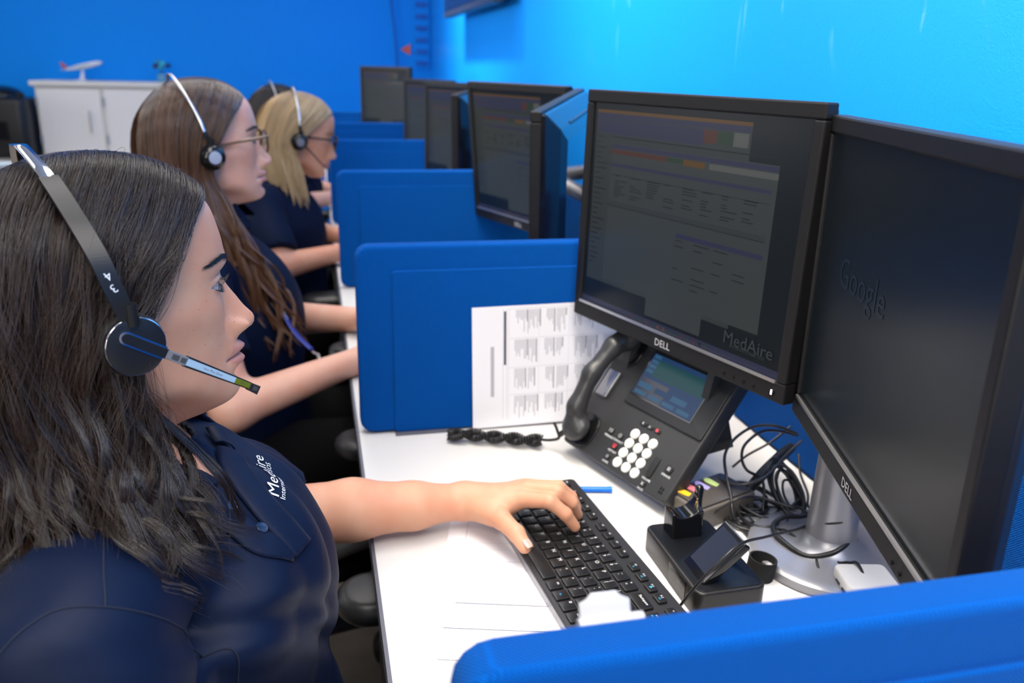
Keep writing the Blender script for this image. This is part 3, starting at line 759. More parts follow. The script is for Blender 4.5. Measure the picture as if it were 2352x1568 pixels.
# charging cradle: curved horn with contacts
def horn(P):
    q = np.abs(P - np.array([-.004, .044, .046])) - np.array([.0165, .0105, .0155])
    d = np.linalg.norm(np.maximum(q, 0), axis=-1) + np.minimum(q.max(-1), 0) - .002
    d = smin(d, sd_cap(P, (.008, .045, .052), (.0165, .052, .080), .0080, .0052), .006)
    cut = np.linalg.norm((P - np.array([-.008, .040, .077]))[..., [0, 2]], axis=-1) - .0205
    return np.maximum(d, -cut)
V, F = sdf_mesh(horn, (-.04, .02, .028), (.035, .075, .090), .0011)
hn = mesh_np('charging_cradle', V, F, M_blackg, dk)
b = MB()
for k in range(4): b.box((.0078 + k * .0022, .0405 + k * .0022, .0655 + k * .0022), (.0020, .0012, .004))
b.build('gold_contact', mat('gold', (.8, .5, .15), .3, metal=1), hn)

# ------------------------------------------------------------------ white power block, hook and odds
ad = empty('power_block', (.508, .652, .74), R_(-12), 'off white power block at the monitor stand\'s foot', 'power adapter')
b = MB(); b.rbox((0, 0, .0135), (.056, .046, .026), .007, None, .003); b.build('case', M_offw, ad, smooth=True)
b = MB(); b.box((-.0283, .004, .014), (.002, .009, .005)); b.build('usb_port', M_blackg, ad)
b = MB(); b.box((-.0283, -.012, .014), (.002, .009, .005)); b.build('usb_port', M_blackg, ad)

hk = empty('divider_hook', (.0875, .305, .9965), 0, 'white plastic hook clipped over the foreground divider\'s top edge', 'hook')
M_hk = mat('white glossy plastic', (.50, .50, .52), .25, spec=.5)
b = MB(); b.prism([(-.0165, -.022), (.0165, -.022), (.0165, .010), (.011, .0125), (.008, .0155), (-.008, .0155), (-.011, .0125), (-.0165, .010)], 0, .003, frame((-.001, .030, .018), (1, 0, 0), (0, .45, .89)), .0008)
b.build('backplate', M_hk, hk, smooth=True)
b = MB(); b.cyl((-.020, .024, .018), (.022, .024, .018), .0048, n=18); b.box((0, .021, .012), (.030, .008, .008)); b.build('bar', M_hk, hk, smooth=True)

hk.scale = (.80, .80, .80)

# ------------------------------------------------------------------ cable tangle around the stand
def cable(name, pts, r, label, m=None, zmin=None):
    P = smooth_path(pts, 8); P[:, 2] = np.maximum(P[:, 2], .7405 + r)
    b = MB(); b.tube(P, r, 10); o = b.build(name, m or M_cable, smooth=True, label=label, cat='cable', group='black cables round the monitor stand'); return o
cable('cable', [(.3020, .6700, .742), (.3100, .6520, .7800), (.3220, .6420, .8070), (.3520, .6500, .8240), (.4060, .6890, .8030), (.4795, .7366, .7773), (.5224, .7664, .7679)], .0016, 'black cable arching over the headset base towards the stand')
cable('cable', [(.5786, .9048, .8005), (.5381, .8713, .8008), (.4994, .8446, .7907), (.476, .8373, .7845), (.4554, .8471, .7771), (.4476, .8758, .7704), (.4497, .8974, .7615)], .0020, 'grey black cable crossing diagonally in front of the tangle', mat('dark grey cable', (.05, .05, .055), .3))
cable('cable', [(.5743, .9089, .8097), (.5463, .9189, .8192), (.5177, .9252, .8176), (.4826, .9095, .8105), (.4592, .8895, .7989), (.445, .8572, .7894), (.4404, .8305, .7714), (.4362, .8143, .7576), (.4421, .8061, .7455), (.442, .7826, .7437), (.4416, .7704, .7425)], .0020, 'outermost black cable making the highest arch left of the stand')
cable('cable', [(.5853, .9245, .7996), (.5498, .9159, .8128), (.5167, .9044, .8195), (.4856, .8876, .812), (.4753, .8753, .8002), (.4759, .8605, .789), (.4934, .8529, .7789), (.491, .8383, .7662), (.4838, .8227, .7488), (.4858, .8079, .7427), (.4924, .7948, .7426)], .0019, 'black cable arching just inside the highest one')
cable('cable', [(.5639, .8839, .7925), (.5535, .8599, .7779), (.545, .8264, .7674), (.535, .8067, .7598), (.530, .777, .7681), (.500, .700, .7586), (.505, .680, .7646), (.5075, .665, .7690), (.500, .622, .7448)], .0016, 'thin black cable dropping past the pole and over the power block')
cable('cable', [(.4711, .7775, .7524), (.4757, .7568, .762), (.4807, .7328, .7602), (.482, .7079, .7604), (.476, .6928, .757), (.4727, .6705, .7423)], .0014, 'thin black cable running down to the front of the power block')
cable('cable', [(.545, .7752, .7789), (.5257, .7772, .7701), (.5084, .7795, .7647), (.485, .7808, .765), (.466, .7706, .762), (.460, .7485, .7605), (.4704, .712, .758), (.493, .6988, .765), (.5152, .7015, .7732), (.5407, .7222, .7753)], .0030, 'thick black cable looped round the foot of the pole')
cable('cable', [(.4512, .875, .7505), (.4351, .8333, .744), (.4463, .8097, .7461), (.4704, .803, .7433), (.495, .8087, .7454), (.5186, .817, .7545), (.5353, .8257, .7603)], .0030, 'black cable coiled low on the desk behind the dispenser')
cable('cable', [(.4106, .815, .7588), (.4359, .8084, .7795), (.4671, .8118, .7772), (.500, .789, .7721), (.497, .7712, .7829), (.4900, .7208, .7931), (.5050, .7034, .8012), (.5308, .714, .8009)], .0016, 'thin black cable wrapped across the front of the pole')
cable('cable', [(.4959, .9311, .756), (.5161, .9316, .7715), (.548, .93, .7893), (.5816, .9386, .8067)], .0017, 'short black cable rising behind the tangle against the blue panel')
rg = np.random.default_rng(11)
for k in range(9):      # flat coils resting on the desk
    cx, cy = .452 + .05 * rg.random(), .80 + .055 * rg.random(); rr = .022 + .024 * rg.random(); z0_ = .744 + .010 * rg.random(); tl = .25 * rg.random()
    pts = [(cx + rr * (.75 + .08 * rg.random()) * math.cos(a), cy + rr * math.sin(a), z0_ + rr * tl * (1 + math.sin(a + k))) for a in np.linspace(k, k + 2 * PI * (.9 + .5 * rg.random()), 12)]
    cable('cable', pts, .0013 + .0010 * rg.random(), '%s black cable coil lying flat left of the pole' % ('widest', 'second widest', 'thinnest', 'thickest', 'lowest', 'highest', 'leftmost', 'rightmost', 'smallest')[k])
for k in range(7):      # round loops hanging at the pole
    cx, cy, cz = .515 + .01 * rg.random(), .82 + .03 * rg.random(), .765 + .012 * rg.random(); rr = .018 + .014 * rg.random(); tz = rg.random() * 1.2 - .6
    pts = [(cx + rr * math.cos(a) * .6, cy + rr * math.sin(a), cz + rr * .75 * math.sin(a + tz)) for a in np.linspace(0, 2 * PI * (1.1 + .7 * rg.random()), 12)]
    cable('cable', pts, .0015 + .0008 * rg.random(), '%s black cable loop bunched behind the flag dispenser' % ('outermost', 'thinnest', 'second', 'third', 'fourth', 'fifth', 'innermost')[k])
b = MB(); b.tube([(.562, .90, .795), (.54, .885, .793), (.50, .862, .780), (.47, .848, .762)], [.0065, .0075, .0075, .006], 12, smooth=4)
b.build('cable_box', M_black, smooth=True, label='thick black inline power barrel slanting through the cable tangle', cat='power barrel')
b = MB(); b.lathe([(.0155, 0), (.0155, .023), (.0137, .023), (.0137, .001)], 30, Matrix.Translation((.4150, .7080, .7405)) @ Matrix.Rotation(.12, 4, 'Y'))
b.build('cable_strap', mat('black hook and loop fabric', (.012, .012, .012), .95, bump=('noise', 2500, .6, .0004)), smooth=True, label='black fabric cable strap rolled in a ring on the desk by the stand base', cat='cable strap')
# black desk organiser behind the cables: curled wire tray seen as white slots
b = MB(); b.tube([(.575, .80, .742), (.578, .80, .80), (.57, .80, .835)], .003, 8, smooth=4); b.build('cable', M_cable, smooth=True, label='black cable standing up beside the pole', cat='cable')

# black case and small things at the second desk
sp = empty('computer_case', (.60 - .055, 1.95, .74), 0, 'black computer case between the second pair of monitors and the near monitor', 'computer')
# ================================================================== people
def rotm(yaw, pitch, roll):
    cy, sy, cp, sp, cr, sr = math.cos(yaw), math.sin(yaw), math.cos(pitch), math.sin(pitch), math.cos(roll), math.sin(roll)
    Rz = np.array([[cy, -sy, 0], [sy, cy, 0], [0, 0, 1]]); Ry = np.array([[cp, 0, sp], [0, 1, 0], [-sp, 0, cp]]); Rx = np.array([[1, 0, 0], [0, cr, -sr], [0, sr, cr]])
    return Rz @ Ry @ Rx
def node_attr(nt, name):
    a = nt.nodes.new('ShaderNodeAttribute'); a.attribute_name = name; return a
def skin_mat(name, base, lip, brow):
    m = mat(name, base, .46, spec=.38, sss=.12, bump=('noise', 1100, .12, .0004))
    nt = m.node_tree; p = nt.nodes['Principled BSDF']
    tc = nt.nodes.new('ShaderNodeTexCoord')
    n = nt.nodes.new('ShaderNodeTexNoise'); n.inputs['Scale'].default_value = 28; n.inputs['Detail'].default_value = 5; nt.links.new(tc.outputs['Object'], n.inputs['Vector'])
    mr = nt.nodes.new('ShaderNodeMapRange'); mr.inputs['From Min'].default_value = .3; mr.inputs['From Max'].default_value = .75; nt.links.new(n.outputs['Fac'], mr.inputs['Value'])
    m0 = nt.nodes.new('ShaderNodeMix'); m0.data_type = 'RGBA'; m0.inputs['A'].default_value = (*base, 1); m0.inputs['B'].default_value = (base[0] * .98, base[1] * .80, base[2] * .76, 1)
    nt.links.new(mr.outputs[0], m0.inputs['Factor'])
    # freckles and moles
    v = nt.nodes.new('ShaderNodeTexVoronoi'); v.inputs['Scale'].default_value = 190; nt.links.new(tc.outputs['Object'], v.inputs['Vector'])
    fr = nt.nodes.new('ShaderNodeMapRange'); fr.inputs['From Min'].default_value = .15; fr.inputs['From Max'].default_value = .08; nt.links.new(v.outputs['Distance'], fr.inputs['Value'])
    cs = nt.nodes.new('ShaderNodeSeparateColor'); nt.links.new(v.outputs['Color'], cs.inputs[0])
    gt = nt.nodes.new('ShaderNodeMath'); gt.operation = 'GREATER_THAN'; gt.inputs[1].default_value = .42; nt.links.new(cs.outputs[0], gt.inputs[0])
    mu = nt.nodes.new('ShaderNodeMath'); mu.operation = 'MULTIPLY'; nt.links.new(fr.outputs[0], mu.inputs[0]); nt.links.new(gt.outputs[0], mu.inputs[1])
    at = node_attr(nt, 'tone'); sc = nt.nodes.new('ShaderNodeSeparateColor'); nt.links.new(at.outputs['Color'], sc.inputs[0])
    mu2 = nt.nodes.new('ShaderNodeMath'); mu2.operation = 'MULTIPLY'; nt.links.new(mu.outputs[0], mu2.inputs[0]); nt.links.new(sc.outputs[2], mu2.inputs[1])
    m1 = nt.nodes.new('ShaderNodeMix'); m1.data_type = 'RGBA'; m1.inputs['B'].default_value = (base[0] * .62, base[1] * .46, base[2] * .40, 1)
    nt.links.new(mu2.outputs[0], m1.inputs['Factor']); nt.links.new(m0.outputs['Result'], m1.inputs['A'])
    m2 = nt.nodes.new('ShaderNodeMix'); m2.data_type = 'RGBA'; m2.inputs['B'].default_value = (*lip, 1); nt.links.new(sc.outputs[0], m2.inputs['Factor']); nt.links.new(m1.outputs['Result'], m2.inputs['A'])
    m3 = nt.nodes.new('ShaderNodeMix'); m3.data_type = 'RGBA'; m3.inputs['B'].default_value = (*brow, 1); nt.links.new(sc.outputs[1], m3.inputs['Factor']); nt.links.new(m2.outputs['Result'], m3.inputs['A'])
    nt.links.new(m3.outputs['Result'], p.inputs['Base Color'])
    return m
def hair_mat(name, root, tip, rough=.33):
    m = mat(name, root, rough, spec=.9); nt = m.node_tree; p = nt.nodes['Principled BSDF']
    at = node_attr(nt, 'tone'); sc = nt.nodes.new('ShaderNodeSeparateColor'); nt.links.new(at.outputs['Color'], sc.inputs[0])
    mx = nt.nodes.new('ShaderNodeMix'); mx.data_type = 'RGBA'; mx.inputs['A'].default_value = (*root, 1); mx.inputs['B'].default_value = (*tip, 1)
    nt.links.new(sc.outputs[0], mx.inputs['Factor']); nt.links.new(mx.outputs['Result'], p.inputs['Base Color'])
    return m
def set_tone(o, tone):
    a = o.data.color_attributes.new('tone', 'FLOAT_COLOR', 'POINT')
    a.data.foreach_set('color', np.hstack([tone, np.ones((len(tone), 1))]).astype(np.float32).ravel())

# -------- head: rings lofted between a front and a back profile, then sculpted
RINGS = np.array([ # Fx, Fz, Bx, Bz, w, front narrowing, exponent
    (.012, .1180, -.012, .1180, .012, 0, 2.0), (.040, .1135, -.045, .1100, .042, 0, 2.1), (.066, .0985, -.072, .0900, .062, 0, 2.2),
    (.0825, .0760, -.090, .0580, .072, 0, 2.2), (.0895, .0500, -.096, .0260, .0750, .0, 2.15), (.0930, .0250, -.096, .0020, .0755, .03, 2.1),
    (.0900, .0050, -.093, -.018, .0745, .07, 2.1), (.0880, -.018, -.087, -.040, .0730, .08, 2.1), (.0890, -.042, -.079, -.060, .0700, .12, 2.05),
    (.0925, -.060, -.069, -.076, .0665, .17, 2.0), (.0925, -.080, -.060, -.088, .0625, .22, 2.0), (.0925, -.098, -.056, -.098, .0555, .27, 2.0),
    (.0880, -.111, -.054, -.108, .0450, .30, 2.0), (.0700, -.1165, -.053, -.114, .0400, .25, 2.0), (.0420, -.1190, -.053, -.121, .0410, .12, 2.0),
    (.0200, -.1310, -.055, -.136, .0460, .05, 2.0), (.0130, -.1600, -.060, -.160, .0490, 0, 2.0), (.0150, -.1950, -.068, -.185, .0560, 0, 2.0), (.0300, -.225, -.090, -.21, .075, 0, 2.0)])
for _c in (1, 3): RINGS[:, _c] = np.where(RINGS[:, _c] > .03, .03 + (RINGS[:, _c] - .03) * .765, RINGS[:, _c])
def cr_interp(A, t):
    """Catmull-Rom rows of A at fractional indices t"""
    n = len(A); i = np.clip(np.floor(t).astype(int), 0, n - 2); f = (t - i)[:, None]
    g = lambda k: A[np.clip(k, 0, n - 1)]
    p0, p1, p2, p3 = g(i - 1), g(i), g(i + 1), g(i + 2)
    return .5 * (2 * p1 + (-p0 + p2) * f + (2 * p0 - 5 * p1 + 4 * p2 - p3) * f * f + (-p0 + 3 * p1 - 3 * p2 + p3) * f ** 3)
NOSE_Z = np.array([.030, .018, .006, 0, -.010, -.020, -.030, -.034, -.038, -.042, -.046, -.049, -.052, -.055, -.059])
NOSE_D = np.array([0, .0005, .0003, .0014, .0072, .0140, .0200, .0226, .0248, .0258, .0250, .0222, .0165, .0080, 0])
def head_mesh(res=1.0, open_eye=1.0, nose=1.0):
    ns, na = int(300 * res), int(260 * res)
    t = np.linspace(0, len(RINGS) - 1, ns); R = cr_interp(RINGS, t)
    # denser towards the front
    a = np.linspace(-PI, PI, na, endpoint=False); a = a - .45 * np.sin(a) * .9
    ca, sa = np.cos(a), np.sin(a)
    Fx, Fz, Bx, Bz, w, q, ex = [R[:, k][:, None] for k in range(7)]
    e = 2 / ex
    c = np.sign(ca) * np.abs(ca) ** e; s = np.sign(sa) * np.abs(sa) ** e
    mx, hx = (Fx + Bx) / 2, (Fx - Bx) / 2
    x = mx + hx * c; tt = (x - Bx) / (Fx - Bx + 1e-9)
    z = Bz + (Fz - Bz) * tt + 0 * x
    z = z + .020 * (s * s) * np.exp(-((t[:, None] - 11.8) / 1.9) ** 2) * np.clip(1.2 - tt, 0, 1) * np.clip(tt * 3, 0, 1)
    y = w * s * (1 - q * np.clip(c, 0, 1) ** 1.2)
    front = np.clip((ca - .0) / .45, 0, 1) ** .8 + 0 * x
    g = lambda v, m, sg: np.exp(-((v - m) / sg) ** 2)
    ay = np.abs(y)
    # cheek bones, jaw line, temples
    side = np.clip(1 - np.abs(ca - .45) / .5, 0, 1)
    y += np.sign(y) * (.0035 * g(z, -.020, .016) - .0030 * g(z, .028, .02) * g(x, .055, .03) + .0032 * g(z + .35 * (x - .0) + .062, 0, .012) * g(x, .02, .05)) * side
    x += front * (.0030 * g(ay, .040, .014) * g(z, -.022, .016) - .0035 * g(ay, .036, .012) * g(z, -.062, .015))
    # brow ridge, sockets, lids
    x += front * (.0035 * g(ay, .028, .016) * g(z, .0155, .0065) - .0085 * g(ay, .030, .0135) * g(z, -.001, .0105) - .003 * g(ay, .013, .006) * g(z, -.001, .008))
    x += front * .0078 * g(ay, .0315, .0115) * g(z, -.0015, .0085)
    x -= front * .0016 * g(ay, .031, .014) * g(z, .0068 - .1 * (ay - .031), .0016)      # crease of the upper lid
    lidc = -.0020; half = .0037 * open_eye * np.clip(1 - ((ay - .0315) / .0150) ** 2, 0, 1)
    ins = np.clip((half - np.abs(z - lidc)) / .0012, 0, 1) * (np.abs(ay - .0315) < .0150)
    x -= front * .0050 * ins
    x += front * .0014 * g(z, lidc + half + .0018, .0018) * np.clip(1 - ((ay - .0315) / .0165) ** 2, 0, 1)
    # nose
    N = np.interp(-z, -NOSE_Z, NOSE_D) * nose
    zz = np.clip(-z, 0, .055) / .045
    sg = .0068 + .0040 * zz ** 1.6
    x += front * N * np.exp(-(ay / (sg * 1.12)) ** 2.6)
    x += front * (.0125 * g(ay, .0142, .0046) * g(z, -.0448, .0066) + .0015 * g(ay, .0, .008) * g(z, -.040, .006))
    x -= front * .0042 * g(ay, .0208, .0026) * g(z, -.0425, .008)                          # alar crease
    x -= front * .0095 * g(ay, .0075, .0034) * g(z, -.0515, .0024)                        # nostril
    # mouth
    mw = .0235
    x += front * (.0075 * g(z, -.0645, .0042) * np.exp(-(ay / .0175) ** 3) + .0075 * g(z, -.0765, .0046) * np.exp(-(ay / .0160) ** 3))
    x += front * .0045 * g(z, -.068, .016) * g(ay, 0, .026)
    zc = -.0700 + .0010 * g(ay, 0, .006) - .0015 * (ay / mw) ** 2
    x -= front * .0062 * g(z, zc, .0014) * (1 / (1 + np.exp((ay - mw) / .0015)))
    x -= front * (.0030 * g(ay, .0255, .0045) * g(z, -.0715, .005) + .0030 * g(z, -.0885, .0055) * g(ay, 0, .020) + .0012 * g(ay, 0, .0035) * g(z, -.057, .005))
    x += front * .0048 * g(z, -.1010, .0095) * g(ay, 0, .0165)
    V = np.stack([x, y, z], -1).reshape(-1, 3)
    i = np.arange(ns - 1)[:, None] * na; j = np.arange(na)[None]
    F = np.stack([i + j, i + na + j, i + na + (j + 1) % na, i + (j + 1) % na], -1).reshape(-1, 4)
    # tones
    lipu = (g(z, -.0645, .0044) ** .6) * (ay < .0235 - .25 * np.abs(z + .0665)) ; lipl = (g(z, -.0765, .0056) ** .6) * (ay < .0225 - .9 * np.clip(-.074 - z, 0, 1))
    lip = np.clip(np.maximum(lipu, lipl) * 1.15 - .35, 0, 1) * (front > .5)
    lip = np.maximum(lip, g(z, zc, .0012) * (ay < mw) * (front > .5))
    brow = np.clip(1.4 * g(z, .0170 + .004 * g(ay, .040, .012) , .0034) - .35, 0, 1) * (ay > .012) * (ay < .052) * .55 * (front > .2)
    fre = np.clip(g(z, -.03, .045) * (x > .0), 0, 1)
    tone = np.stack([lip, brow, fre], -1).reshape(-1, 3)
    return V, F, tone

def hair_strands(G, n, nclump, wave=(.004, 2.2), t0=.45, thick=(-.008, .004), r=.00030, clump=.55, seed=1, N=26, flip=.0, centre=(0, 0, 0), spread=.0, lens=(.85, 1.0), tone=(0, .6), pos=None):
    """tube strands flowing along a sheet of guide curves G (m guides x k points)"""
    rg = np.random.default_rng(seed)
    m = len(G); GR = np.array([smooth_path(g, 8) for g in G]); k = GR.shape[1]
    L = [np.concatenate([[0], np.cumsum(np.linalg.norm(np.diff(g, axis=0), axis=1))]) for g in GR]
    ts = np.linspace(0, 1, N)
    GR = np.array([[np.interp(ts * l[-1], l, g[:, c]) for c in range(3)] for g, l in zip(GR, L)]).transpose(0, 2, 1)   # m,N,3
    def at(u):
        x = u * (m - 1); i = np.clip(np.floor(x).astype(int), 0, m - 2); f = (x - i)[:, None, None]
        g_ = lambda q: GR[np.clip(q, 0, m - 1)]
        p0, p1, p2, p3 = g_(i - 1), g_(i), g_(i + 1), g_(i + 2)
        return .5 * (2 * p1 + (-p0 + p2) * f + (2 * p0 - 5 * p1 + 4 * p2 - p3) * f * f + (-p0 + 3 * p1 - 3 * p2 + p3) * f ** 3)
    uc = (np.arange(nclump) + rg.random(nclump)) / nclump
    ci = rg.integers(0, nclump, n); us = np.clip(uc[ci] + rg.normal(0, .9 / nclump, n), 0, 1)
    P = at(us); Cc = at(uc)[ci]
    tt = ts[None, :, None]
    blend = np.clip((tt - .15) / .85, 0, 1) ** .8 * clump
    P = P * (1 - blend) + Cc * blend
    T = np.gradient(Cc, axis=1); T /= np.linalg.norm(T, axis=2)[:, :, None] + 1e-9
    out = P - np.array(centre)[None, None, :]; out = out - T * (out * T).sum(-1, keepdims=True); out /= np.linalg.norm(out, axis=2)[:, :, None] + 1e-9
    sidev = np.cross(T, out)
    ph1 = rg.random(nclump) * 2 * PI; ph2 = rg.random(nclump) * 2 * PI; fr = wave[1] * (1 + .3 * rg.normal(size=nclump)); am = 1 + .4 * rg.normal(size=nclump)
    A = np.clip((tt - t0) / (1 - t0), 0, 1) ** 1.0 * wave[0] * am[ci][:, None, None]
    w = 2 * PI * fr[ci][:, None, None] * tt
    cth = (rg.random(nclump) - .5) * (thick[1] - thick[0]) * .6
    th = thick[0] + (thick[1] - thick[0]) * rg.random(n) ** .7
    P = P + out * (th[:, None, None] * np.sin(np.clip(tt * 8, 0, PI / 2)) + cth[ci][:, None, None] * np.clip(tt * 3, 0, 1) + A * np.sin(w + ph1[ci][:, None, None])) + sidev * A * 1.2 * np.cos(w + ph2[ci][:, None, None])
    P = P + rg.normal(0, 1, (n, 1, 3)) * spread * tt
    # random fine wander
    P = P + (np.sin(w * 1.7 + rg.random((n, 1, 1)) * 6.3) * rg.normal(0, 1, (n, 1, 3))) * .0007 * (.3 + tt)
    # strand lengths
    ln = (lens[0] + (lens[1] - lens[0]) * rg.random(n)) * (1 - .16 * rg.random(nclump)[ci]); idx = ts[None] * ln[:, None] * (N - 1)
    i0 = np.clip(np.floor(idx).astype(int), 0, N - 2); f = (idx - i0)[..., None]; ar = np.arange(n)[:, None]
    P = P[ar, i0] * (1 - f) + P[ar, i0 + 1] * f
    T = np.gradient(P, axis=1); T /= np.linalg.norm(T, axis=2)[:, :, None] + 1e-12
    ref = np.array([.31, .77, .12]); U = np.cross(T, ref); U /= np.linalg.norm(U, axis=2)[:, :, None] + 1e-12; W = np.cross(T, U)
    rad = (r * (1 - .65 * ts ** 3))[None, :, None, None] * (.8 + .4 * rg.random(n))[:, None, None, None]
    an = np.array([0, 2 * PI / 3, 4 * PI / 3])[None, None, :, None]
    V = P[:, :, None, :] + rad * (U[:, :, None, :] * np.cos(an) + W[:, :, None, :] * np.sin(an))
    base = (np.arange(n) * N * 3)[:, None, None]; i = (np.arange(N - 1) * 3)[None, :, None]; j = np.arange(3)[None, None]
    F = np.stack([base + i + j, base + i + (j + 1) % 3, base + i + 3 + (j + 1) % 3, base + i + 3 + j], -1).reshape(-1, 4)
    tn = np.clip(tone[0] + (tone[1] - tone[0]) * (ts[None] ** 1.5 * .6 + rg.random((n, 1)) * .35 + (rg.random(nclump)[ci] * .35)[:, None]), 0, 1)
    tn = np.repeat(tn[:, :, None], 3, 2).reshape(-1, 1) * np.ones((1, 3))
    return V.reshape(-1, 3), F, tn
def sheet_shell(G, inward, centre, nu=40, N=30, t1=.75):
    """solid scalp-hair volume under the strands"""
    m = len(G); GR = np.array([smooth_path(g, 8) for g in G]); k = GR.shape[1]
    u = np.linspace(0, m - 1, nu); GR = cr_interp(GR.reshape(m, -1), u).reshape(nu, k, 3)
    GR = GR[:, np.linspace(0, (k - 1) * t1, N).astype(int)]
    o = GR - np.array(centre); o /= np.linalg.norm(o, axis=2)[..., None]
    A = GR - o * inward; B = GR - o * (inward + .006)
    V = np.concatenate([A.reshape(-1, 3), B.reshape(-1, 3)]); i = np.arange(nu - 1)[:, None] * N; j = np.arange(N - 1)[None]
    F = np.stack([i + j, i + j + 1, i + N + j + 1, i + N + j], -1).reshape(-1, 4)
    return V, np.vstack([F, F[:, ::-1] + nu * N])
def merge(parts):
    V, F, T = [], [], []; n = 0
    for v, f, t in parts: V.append(v); F.append(f + n); T.append(t); n += len(v)
    return np.vstack(V), np.vstack(F), np.vstack(T)
def side_guides(sgn, part_y, rows):
    return [[(x, sgn * abs(y) if i else part_y, z) for i, (x, y, z) in enumerate(g)] for g in rows]

# -------- hand: palm, four fingers of different length, thumb (world points)
def hand_sdf(P, H, k=.0045):
    d = None
    for f in H['fingers']:
        e = chain(P, f['p'], f['r'], .003)
        d = e if d is None else smin(d, e, .0022)
    palm = None
    for a, b, ra, rb in H['palm']:
        e = sd_cap(P, a, b, ra, rb); palm = e if palm is None else smin(palm, e, .012)
    d = smin(d, palm, .0065)
    t = chain(P, H['thumb']['p'], H['thumb']['r'], .004)
    return smin(d, t, .006)
def nail(parent, c, d, up, w, l, m):
    """thin curved nail plate set on a finger end"""
    d = Vector(d).normalized(); up = Vector(up); up = (up - d * up.dot(d)).normalized(); s = d.cross(up)
    V = []; F = []; nu, nv = 8, 8
    for i in range(nu + 1):
        for j in range(nv + 1):
            u = (i / nu - .5) * 2; v = (j / nv - .5) * 2
            rr = math.sqrt(max(0, 1 - .55 * v * v * (v > 0))); x = u * w * .5 * rr
            V.append(tuple(Vector(c) + s * x + d * (v * l * .5) + up * (-(u * u) * w * .16 - .0004 * v * v)))
    for i in range(nu):
        for j in range(nv): q = i * (nv + 1) + j; F.append((q, q + nv + 1, q + nv + 2, q + 1))
    o = mesh_np('fingernail', V, np.array(F), m, parent); s_ = o.modifiers.new('solid', 'SOLIDIFY'); s_.thickness = .0005; return o

def person_root(loc, label): return empty('person', loc, 0, label, 'person')

class Head:
    """pose of a head and shortcuts from head space to world"""
    def __init__(s, o, yaw, pitch, roll, scale=1.0): s.o = np.array(o); s.R = rotm(R_(yaw), R_(pitch), R_(roll)); s.s = scale
    def w(s, P): return np.asarray(P) * s.s @ s.R.T + s.o
class Surf:
    """looks up the head surface: x for a given (y, z)"""
    def __init__(s, V): s.V = V[V[:, 0] > .02]
    def x(s, y, z):
        d = (s.V[:, 1] - y) ** 2 + (s.V[:, 2] - z) ** 2; k = np.argsort(d)[:6]; return float(s.V[k, 0].max())
def add_eyes(root, hd, iris, sf, sides=(-1, 1), look=0.0):
    for sgn in sides:
        xc = sf.x(.0310, .0068) - .0122
        c = hd.w(np.array([xc, sgn * .0310, -.0018])); r = .0115 * hd.s
        b = MB(); b.ellip((0, 0, 0), (r, r, r), None, 28, 18)
        T = Matrix.Translation(Vector(c)) @ Matrix([list(row) for row in (hd.R @ rotm(look, 0, 0))]).to_4x4()
        e = b.build('eyeball', M_sclera, root, smooth=True); e.matrix_world = T
        b = MB(); q = Matrix.Rotation(R_(90), 4, 'Y')
        b.lathe([(.0060, r * .870), (.0050, r * .94), (.0024, r * 1.0)], 24, q); b.build('iris', iris, e, smooth=True)
        b = MB(); b.lathe([(.0025, r * 1.001), (.0002, r * 1.012)], 16, q); b.build('pupil', M_blackg, e, smooth=True)
def lash_brow(root, hd, m, sf, seed=2, browthick=1.0):
    rg = np.random.default_rng(seed); P = []
    for sgn in (-1, 1):
        for k in range(420):        # eyebrow hairs lie along the brow, slanting outwards
            u = rg.random() ** .9; ay = .0125 + .040 * u; z = .0150 + .0068 * math.sin(min(u * 1.12, 1.0) * PI * .66) - .0030 * max(0, u - .62) / .38 + rg.normal() * .0016 * (1.15 - .8 * u) * browthick
            ln = .0065 - .001 * u; a = .75 - .95 * u; q = []
            for f in (0, .5, 1):
                yy, zz = ay + ln * f * math.cos(a), z + ln * f * math.sin(a) * .6; q.append((sf.x(sgn * yy, zz) + .0002 + .0007 * f, sgn * yy, zz))
            P.append((np.array(q[0]), np.array(q[1]), np.array(q[2]), .00021))
        for k in range(34):         # upper lashes fan out from the lid edge
            u = k / 33; ay = .0175 + .0275 * u; z = -.0020 + .0046 * (1 - ((ay - .0315) / .0150) ** 2) + .0004
            x = sf.x(sgn * ay, z + .0015) - .0005; L = .0072 + .0012 * rg.random()
            p0 = np.array([x, sgn * ay, z]); out = .25 + .9 * (u - .25)
            p1 = p0 + np.array([L * .55, sgn * L * .25 * out, -L * .10]); p2 = p0 + np.array([L * .95, sgn * L * .55 * out, L * .42])
            P.append((p0, p1, p2, .00013))
        for k in range(40):
            u = k / 39; ay = .0195 + .025 * u; z = -.0020 - .0044 * (1 - ((ay - .0315) / .0150) ** 2)
            x = sf.x(sgn * ay, z - .0012) - .0003
            p0 = np.array([x, sgn * ay, z]); p1 = p0 + np.array([.0032, sgn * .0012, -.0024]); P.append((p0, (p0 + p1) / 2, p1, .00014))
    V, F, n = [], [], 0
    for a, b_, c, r in P:
        v, f = tube_np(hd.w(np.array([a, b_, c])), np.array([r, r * .8, r * .15]) * hd.s, 4); V.append(v); F.append(f + n); n += len(v)
    return mesh_np('brows_and_lashes', np.vstack(V), np.vstack(F), m, root, kind='stuff')
M_sclera = mat('eye white', (.42, .40, .40), .12, spec=.6, coat=.6)
M_nail = mat('fingernail', (.60, .36, .30), .22, spec=.5, coat=.2)
M_skin1 = skin_mat('skin warm', (.61, .335, .215), (.48, .19, .155), (.05, .03, .022))
M_hair1 = hair_mat('dark brown hair', (.0038, .0026, .0020), (.036, .018, .011), .27)
